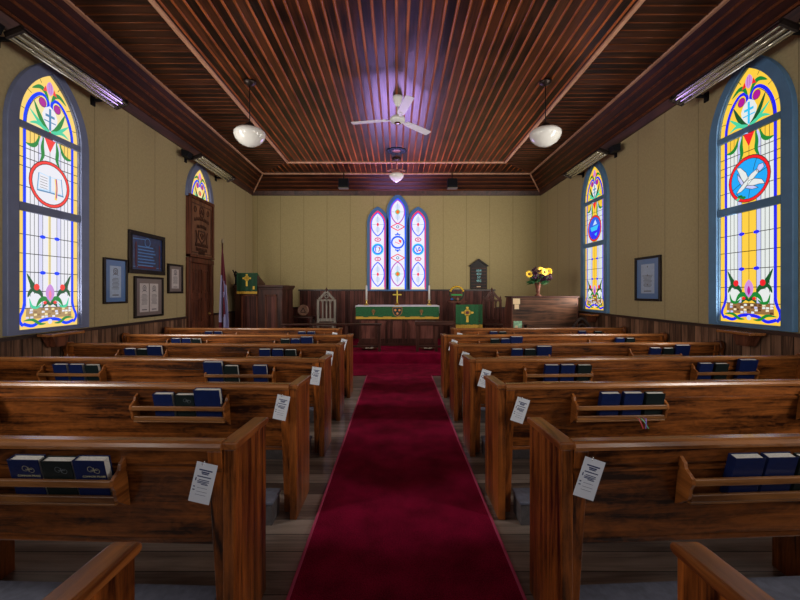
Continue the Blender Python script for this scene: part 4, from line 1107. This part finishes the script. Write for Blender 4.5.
for q in stroke([(.15, .10), (.15, .17)], .04, sm=False): mb.flat(q, -.009, 0, .003)
mb.build('embroidery', M['goldthread'], o)
tag(o, 'green cloth with a gold cross hanging over the pulpit desk', 'cloth')
o = empty('desk_lamp', (-3.565, 8.66, PZ+1.346))
MB().lathe([(0, 0), (.05, 0), (.045, .015), (.012, .03), (0, .03)], n=14).build('base', M['black'], o)
MB().tube([(0, 0, .02), (.0, 0, .16), (-.03, 0, .24), (.0, -.02, .30), (.04, -.03, .26)], .022, 8).build('neck', M['black'], o)
MB().lathe([(0, .05), (.025, .045), (.05, 0), (.04, -.01), (0, -.01)], (.02, -.03, .20), 12).tube([(-.02, 0, .23), (-.07, 0, .34)], .012, 6).build('lamp_head', M['black'], o)
tag(o, 'thin black lamp standing on the left side of the pulpit top', 'lamp')

# flag
o = empty('flag', (-3.42, 7.66, 0))
MB().lathe([(0, 0), (.15, 0), (.15, .03), (.06, .06), (.025, .10), (0, .10)], n=18).build('base', M['bronze'], o)
MB().tube([(0, 0, .08), (0, 0, 2.36)], .014, 8).build('pole', M['dwood_z'], o)
MB().lathe([(0, 2.36), (.022, 2.365), (.026, 2.40), (.012, 2.44), (0, 2.455)], n=12).build('finial', plain('gilt_finial', (.5, .42, .3), .3, .8), o)
n, m_ = 26, 30; vs = []; fs = []; ms = []
for j in range(m_+1):
    t = j/m_; z = 2.30-1.78*t; wdt = .03+.20*min(1, t*1.25)
    for i in range(n+1):
        a = i/n; fold = math.sin(a*PI*5+t*2)*.05*min(1, t*2+.1)
        zz = z - (.10*a if t > .9 else 0) - .18*a*(1-t)
        vs.append((-.075*min(1, t*1.3)+wdt*a, -.02+fold, zz))
for j in range(m_):
    t = j/m_
    for i in range(n):
        a = i/n; k = j*(n+1)+i; fs.append((k, k+1, k+n+2, k+n+1))
        red = t < .30 or (.32 < a < .66 and t < .76 and math.sin(t*24+a*9) > -.9) or (t > .80 and a < .42) or (t > .93)
        if t < .25+.12*a: red = True
        ms.append(0 if red else 1)
mb = MB(); mb.v = [Vector(v) for v in vs]; mb.f = fs; mb.m = ms; mb.s = [True]*len(fs)
q = mb.build('flag_cloth', [M['flagred'], M['flagwhite']], o); sd = q.modifiers.new('thick', 'SOLIDIFY'); sd.thickness = .004
tag(o, 'furled red and white flag on a pole between the door and the pulpit', 'flag')

# gothic chairs
def gothic_chair(wd, loc, label, top=1.31):
    r = empty('gothic_chair', loc)
    hw = .20
    MB().box(-.24, .24, -.42, .02, .42, .47).build('seat', wd, r, .01)
    for sx_ in (-1, 1):
        MB().box(sx_*.215-.022, sx_*.215+.022, -.41, -.366, 0, .42).build('leg', wd, r, .005)
        MB().box(sx_*hw-.026, sx_*hw+.026, -.02, .025, 0, 1.02).build('leg', wd, r, .005)
    mb = MB()
    mb.box(-hw, hw, -.012, .02, .50, .57)
    for x in (-.09, 0, .09): mb.box(x-.016, x+.016, -.01, .016, .57, .96)
    for c in (-.145, -.045, .045, .145):
        for q in stroke([(c-.05, .93), (c-.03, .985), (c, 1.02), (c+.03, .985), (c+.05, .93)], .022): mb.flat(q, -.012, 0, .03)
    mb.build('back_slats', wd, r)
    mb = MB()
    for q in stroke([(-hw, 1.0), (-.10, 1.10), (0, 1.20), (.10, 1.10), (hw, 1.0)], .05)+stroke([(-hw, 1.0), (hw, 1.0)], .035, sm=False)+ring(0, 1.09, .03, .05, 12): mb.flat(q, -.016, 0, .036)
    mb.build('gable', wd, r)
    mb = MB(); mb.lathe([(0, 0), (.03, 0), (.018, .03), (.03, .055), (.012, .085), (0, top-1.20)], (0, .002, 1.20), 10)
    for sx_ in (-1, 1): mb.lathe([(0, 0), (.028, 0), (.015, .025), (.022, .045), (0, .09)], (sx_*hw, .002, 1.02), 10)
    mb.build('finial', M['dwood_z'], r)
    return tag(r, label, 'chair', 'pointed chairs behind the rails')
gothic_chair(M['chair_reflect'], (-1.66, 9.25, PZ), 'wooden chair greyed by reflected light, with a pointed gothic back left of the altar')
gothic_chair(M['dwood_z'], (2.20, 9.0, PZ), 'dark wooden chair with a pointed gothic back between green lectern and piano')

# side table with round plaque
o = empty('side_table', (-2.37, 9.55, PZ))
MB().box(-.36, .36, -.22, .22, .57, .605).build('table_top', M['dwood_x'], o, .006)
for a in (-.31, .31):
    for b in (-.17, .17): MB().box(a-.025, a+.025, b-.025, b+.025, 0, .57).build('leg', M['dwood_z'], o, .004)
tag(o, 'low dark side table behind the left rail beside the pulpit', 'table')
o = empty('round_plaque', (-2.30, 9.62, PZ+.607)); T = Matrix.Translation((0, 0, .137)) @ Matrix.Rotation(PI/2-.12, 4, 'X')
MB().lathe([(0, .0), (.137, .0), (.137, .018), (.12, .022), (.11, .014), (0, .014)], n=32, T=T).build('disc', M['terra'], o)
mb = MB()
for q in outline([(-.06, -.05), (.06, -.05), (0, .06)], .018): mb.add([T @ Vector((a, b, .02)) for a, b in q], [(0, 1, 2, 3)])
mb.build('relief', M['dwood_x'], o)
tag(o, 'round brown wooden plaque standing upright between pulpit and grey chair', 'plaque')
o = MB().box(-.06, .06, -.03, .03, 0, .02).build('papers', M['card'], None, .003, loc=(-2.62, 9.42, PZ+.607)); o.name = 'paper_bundle'
tag(o, 'small pale bundle of papers on the side table near the pulpit', 'papers')

# wreath stand
o = empty('flower_stand', (1.48, 9.45, PZ))
MB().lathe([(0, 0), (.16, 0), (.15, .03), (.03, .06), (.022, .5), (.03, .94), (0, .94)], n=16).build('pedestal', M['dwood_z'], o)
MB().box(-.21, .21, -.13, .13, .94, .975).build('tray', M['piano_z'], o, .006)
tag(o, 'thin dark stand with a small tray behind the green lectern', 'stand')
o = empty('wreath', (1.46, 9.45, PZ+.976))
T = Matrix.Translation((0, 0, .185)) @ Matrix.Rotation(PI/2, 4, 'X')
MB().torus(.165, .022, 32, 8, 0, T).build('hoop', plain('dark_wreath', (.02, .03, .012), .6, var=.5, vscale=40), o)
mb = MB()
for k in range(9):
    a = PI*(.12+.76*k/8); mb.lathe([(0, .02), (.022, .015), (.03, 0), (.02, -.015), (0, -.02)], (.165*math.cos(a), -.02, .185+.165*math.sin(a)), 8)
mb.build('yellow_flowers', M['petal'], o)
MB().box(-.13, .13, -.012, .012, .13, .17).build('green_band', plain('bright_green_band', (.02, .30, .05), .5), o, .004)
MB().lathe([(0, .03), (.03, .02), (.04, 0), (.03, -.02), (0, -.03)], (-.12, -.03, .045), 10).build('blue_ornament', plain('blue_ornament', (.02, .10, .35), .4), o)
MB().lathe([(0, 0), (.025, 0), (.03, .06), (.01, .09), (0, .09)], (.02, -.03, 0), 10).build('small_figure', M['terra'], o)
tag(o, 'round hoop wreath with yellow flowers and a green band on the stand', 'wreath')

# green lectern
o = empty('lectern', (1.49, 8.10, PZ))
MB()  .box(-.24, .24, -.02, .26, .58, .60).prism([(-.02, .60), (.28, .60), (.28, .82), (-.02, .93)], 0, -.24, .22).build('desk', M['dwood_x'], o, .006)
MB().box(-.05, .05, .08, .18, .05, .58).build('post', M['dwood_z'], o, .006)
MB().box(-.22, .22, -.05, .30, 0, .05).build('base', M['dwood_x'], o, .008)
tag(o, 'dark wooden lectern behind the right pews, hung with green cloth', 'lectern')
o = empty('lectern_cloth', (1.465, 8.066, PZ+.44))
cloth('panel', .475, .42, .004, M['greencloth'], o, 4, .005, (0, 0, .075))
cloth('fringe', .475, .080, .006, M['goldcloth'], o, 12, .004, (0, -.001, 0))
cloth('side_fall', .07, .42, .004, M['greencloth'], o, 1, .003, (.292, .06, .075)); cloth('side_fringe', .07, .080, .006, M['goldcloth'], o, 2, .003, (.292, .058, 0))
mb = MB()
cv = .33
for q in stroke([(0, .15), (0, .43)], .045, sm=False)+stroke([(-.10, cv), (.10, cv)], .045, sm=False)+ring(0, cv, .045, .07, 18): mb.flat(q, -.011, 0, .003)
for a, b in ((0, .43), (-.10, cv), (.10, cv), (0, .15)): mb.flat(ell(a, b, .03, .022, 10), -.0115, 0, .003)
e = mb.build('embroidery', M['goldthread'], o)
MB().flat(ell(0, cv, .035, .035, 14), -.0135, 0, .003).build('cross_center', plain('dark_red_center', (.12, .01, .02), .5), e)
tag(o, 'green lectern cloth with a gold celtic cross and gold fringe', 'cloth')

# hymn board
o = empty('hymn_board', (2.115, D-.004, 1.475))
MB().prism([(-.215, 0), (.215, 0), (.215, .60), (0, .75), (-.215, .60)], 1, -.03, 0).build('board', M['frame'], o, .004)
MB().prism([(-.27, .585), (-.215, .585), (0, .735), (.215, .585), (.27, .585), (.0, .785)], 1, -.07, 0).build('gable', M['frame'], o, .004)
mb = MB()
for k in range(7): mb.box(-.19, .19, -.042, -.03, .03+.083*k, .045+.083*k)
mb.build('slat', M['door'], o)
MB().box(-.05, .05, -.036, -.03, .052, .075).build('small_card', M['notepaper'], o)
for k, s_ in enumerate(('654', '430', '57', '482')):
    text_obj('number', s_, .088, plain('number_card_blue%d' % k, (.32, .80, .85), .5), o, Matrix.Translation((.0, -.046, .475-.088*k)) @ FACE, .001)
tag(o, 'dark gabled hymn board with four rows of pale blue numbers on the back wall', 'hymn board')

# piano seen from behind
p = empty('piano', (2.86, 7.52, 0))
MB().box(-.62, .62, 0, .05, .08, 1.29).build('back_panel', M['piano'], p, .004)
MB().box(-.64, -.62, 0, .36, 0, 1.29).box(-.64, -.60, .36, .62, 0, .78).prism([(.36, .78), (.62, .78), (.46, 1.10), (.36, 1.29)], 0, -.64, -.615).build('side_panel', M['piano_z'], p, .004)
MB().box(.62, .64, 0, .36, 0, 1.29).box(.60, .64, .36, .62, 0, .78).build('side_panel', M['piano_z'], p, .004)
MB().box(-.66, .66, -.015, .40, 1.29, 1.32).build('lid', M['dwood_x'], p, .006)
MB().box(-.60, .60, .05, .36, .08, 1.28).box(-.60, .60, .34, .62, .62, .75).build('case', M['dwood_x'], p)
tag(p, 'brown upright piano turned with its plain back panel to the pews', 'piano')
PYB = 7.52-.002
for (a, b, c, d), lb in (((2.245, 2.38, 1.165, 1.275), 'cream paper note on the piano back, the upper larger one'), ((2.275, 2.36, 1.07, 1.16), 'cream paper note on the piano back, the lower smaller one')):
    q = MB().box(a, b, PYB-.003, PYB, c, d).build('paper_note', M['notepaper']); tag(q, lb, 'paper note', 'notes on the piano back')

# vase and flowers
VX, VY, VZ = 2.80, 7.72, 1.321
o = empty('vase', (VX, VY, VZ))
MB().lathe([(0, 0), (.06, 0), (.065, .015), (.03, .04), (.024, .06), (.045, .085), (.034, .11), (.05, .18), (.065, .25), (.07, .275), (.055, .275), (.045, .25), (0, .24)], n=20).build('body', M['piano_z'], o)
tag(o, 'dark brown urn vase on top of the piano', 'vase')
FLW = [(-.20, .43, 'y'), (.035, .50, 'y'), (.185, .48, 'y'), (.095, .47, 'y'), (-.065, .50, 'p'), (-.09, .40, 'p'), (.06, .37, 'p'), (.18, .37, 'p')]
ynames = ['leftmost', 'topmost', 'rightmost', 'second from the right']; pnames = ['topmost', 'left', 'low middle', 'right']
yi = pi = 0; rg = random.Random(3)
for dx, dz, c in FLW:
    o = empty('flower', (VX+dx, VY-.05+rg.uniform(-.04, .02), VZ+dz))
    base = Vector((VX+dx*.1, VY, VZ+.255))-Vector(o.location)
    MB().tube([base, (base*.4)+Vector((dx*.1, 0, 0)), (0, .01, -.005)], .004, 5).build('stem', M['leaf'], o)
    mb = MB()
    T = Matrix.Rotation(rg.uniform(-.4, .4), 4, 'Z') @ Matrix.Rotation(PI/2-.25, 4, 'X')
    if c == 'y':
        for k in range(12):
            a = k*PI/6; R_ = Matrix.Rotation(a, 4, 'Z')
            mb.add([T @ R_ @ Vector(v) for v in ((.015, -.008, .004), (.05, -.017, .012), (.082, 0, .004), (.05, .017, .012), (.015, .008, .004))], [(0, 1, 2, 3, 4)])
        mb.build('petals', M['petal'], o); MB().lathe([(0, .022), (.02, .016), (.027, .004), (.02, -.004)], n=12, T=T).build('center', M['eye'], o)
        tag(o, f'yellow daisy flower, {ynames[yi]} in the vase on the piano', 'flower', 'yellow flowers in the vase'); yi += 1
    else:
        for k in range(40):
            v = Vector((rg.gauss(0, 1), rg.gauss(0, 1), rg.gauss(0, 1))).normalized(); u = v.orthogonal().normalized(); w_ = v.cross(u)
            mb.add([v*.02-u*.012, v*.06+w_*.020, v*.085, v*.06-w_*.020], [(0, 1, 2, 3)])
        mb.build('petals', M['purple'], o)
        tag(o, f'dark purple bloom, {pnames[pi]} in the vase on the piano', 'flower', 'purple flowers in the vase'); pi += 1
mb = MB()
for k in range(90):
    a = rg.uniform(0, 2*PI); el = rg.uniform(-.25, 1.2); rr = rg.uniform(.14, .27)
    d = Vector((math.cos(a)*math.cos(el), math.sin(a)*math.cos(el)*.6, math.sin(el)))
    b = Vector((VX, VY, VZ+.27)); tip = b+d*rr; s_ = d.orthogonal().normalized()*.020; mid = b+d*rr*.62+Vector((0, 0, .012))
    mb.add([b+d*rr*.2, mid+s_, tip, mid-s_], [(0, 1, 2, 3)])
tag(mb.build('foliage', M['leaf']), 'dark green leaves spilling from the vase on the piano', 'leaves', kind='stuff')

# sloping stand with a green booklet
o = empty('music_desk', (2.38, 7.18, 0))
MB().prism([(-.17, .845), (.22, .725), (.225, .742), (-.165, .863)], 1, -.12, .16).build('sloping_board', M['dwood_x'], o, .003)
MB().box(-.165, .22, -.125, -.118, .70, .715).build('ledge', M['pew_rail'], o)
MB().box(-.02, .02, 0, .04, .03, .79).build('post', M['black'], o); MB().lathe([(0, 0), (.17, 0), (.16, .02), (.03, .035), (0, .035)], (0, .02, 0), 16).build('base', M['black'], o)
tag(o, 'low dark sloping desk in front of the piano', 'desk')
o = empty('booklet', (2.19, 7.045, .70))
MB().box(-.075, .075, -.004, .004, 0, .175).build('cover', plain('green_white_print', (.25, .48, .30), .5, var=.6, vscale=22), o)
MB().box(-.05, .0, -.0055, -.004, .02, .09).build('picture', M['notepaper'], o)
tag(o, 'green and white booklet propped at the left end of the sloping desk', 'booklet')
# dark carved chair beside the piano
o = empty('carved_chair', (3.33, 7.02, 0))
MB().box(-.19, .17, -.02, .34, .42, .46).build('seat', M['black'], o, .01)
for a in (-.16, .14):
    for b in (.01, .31): MB().box(a-.018, a+.018, b-.018, b+.018, 0, .42).build('leg', M['black'], o)
mb = MB()
for q in stroke([(-.18, .46), (-.17, .72), (-.10, .86), (0, .93), (.08, .86), (.16, .72), (.16, .46)], .04): mb.flat(q, -.02, 0, .035)
for q in ring(0, .76, .05, .075, 14)+stroke([(0, .46), (0, .69)], .03, sm=False)+stroke([(-.1, .5), (-.05, .68)], .02, sm=False)+stroke([(.1, .5), (.05, .68)], .02, sm=False): mb.flat(q, -.015, 0, .025)
mb.build('carved_back', M['bronze'], o)
tag(o, 'small dark carved chair at the right end of the piano', 'chair')

# ------------------------------------------------------------------ light, camera, world
w = bpy.data.worlds.new('daylight'); S.world = w; w.use_nodes = True
bg = w.node_tree.nodes['Background']; bg.inputs['Color'].default_value = (.80, .88, 1.0, 1); bg.inputs['Strength'].default_value = .34
pl = bpy.data.lights.new('open_end_portal', 'AREA'); pl.shape = 'RECTANGLE'; pl.size = 2*W; pl.size_y = WALLTOP; pl.cycles.is_portal = True  # guides sky fill through the open end, where the rear wall is left out
po = bpy.data.objects.new('open_end_portal', pl); COL.objects.link(po); po.location = (0, Y0-.02, WALLTOP/2); po.rotation_euler = (PI/2, 0, 0)

def daylight(name, loc, az, el, sx_, sy_, power, col, spread):
    # daylight entering by a window, sent into the room along azimuth az (from +x) and elevation el
    l = bpy.data.lights.new(name, 'AREA'); l.shape = 'RECTANGLE'; l.size = sx_; l.size_y = sy_; l.energy = power; l.color = col; l.spread = math.radians(spread)
    o = bpy.data.objects.new(name, l); COL.objects.link(o); o.location = loc
    d = Vector((math.cos(math.radians(az))*math.cos(math.radians(el)), math.sin(math.radians(az))*math.cos(math.radians(el)), math.sin(math.radians(el))))
    o.rotation_euler = d.to_track_quat('-Z', 'Y').to_euler()
SIDE = 42
for k, (x, y, sz, az) in enumerate([(-W, 4.205, 2.2, 38), (W, 4.122, 2.2, 38), (W, 7.295, 2.2, 20), (-W, 1.05, 2.2, 40), (W, .95, 2.2, 40), (-W, -1.95, 2.2, 30), (W, -2.0, 2.2, 30)]):
    s_ = 1 if x < 0 else -1
    daylight(f'window_daylight_{k+1}', (x+s_*.12, y, 2.25), az if s_ > 0 else 180-az, 6, .6, sz, SIDE*(1.08 if y > 0 else .3), (1.0, .95, .87), 140)
daylight('window_daylight_8', (-W+.12, 7.37, 3.4), 20, -10, .5, .4, SIDE*.3, (1.0, .95, .88), 140)
daylight('window_daylight_9', (.03, D-.16, 2.6), -90, 58, 1.3, 1.6, 62, (.60, .36, 1.0), 115)

cam = bpy.data.cameras.new('camera'); co = bpy.data.objects.new('camera', cam); COL.objects.link(co)
co.location = (0, 0, EYE); co.rotation_euler = (PI/2, 0, 0)
cam.sensor_width = 36; cam.sensor_fit = 'HORIZONTAL'; cam.lens = FPX/800*36
cam.shift_x = 3.5/800; cam.shift_y = -8/800; cam.clip_start = .02; cam.clip_end = 100
S.camera = co
S.view_settings.view_transform = 'Standard'; S.view_settings.look = 'None'; S.view_settings.gamma = 1; S.view_settings.use_curve_mapping = False
S.view_settings.exposure = 0.1
S.cycles.max_bounces = 8; S.cycles.diffuse_bounces = 5; S.cycles.glossy_bounces = 3
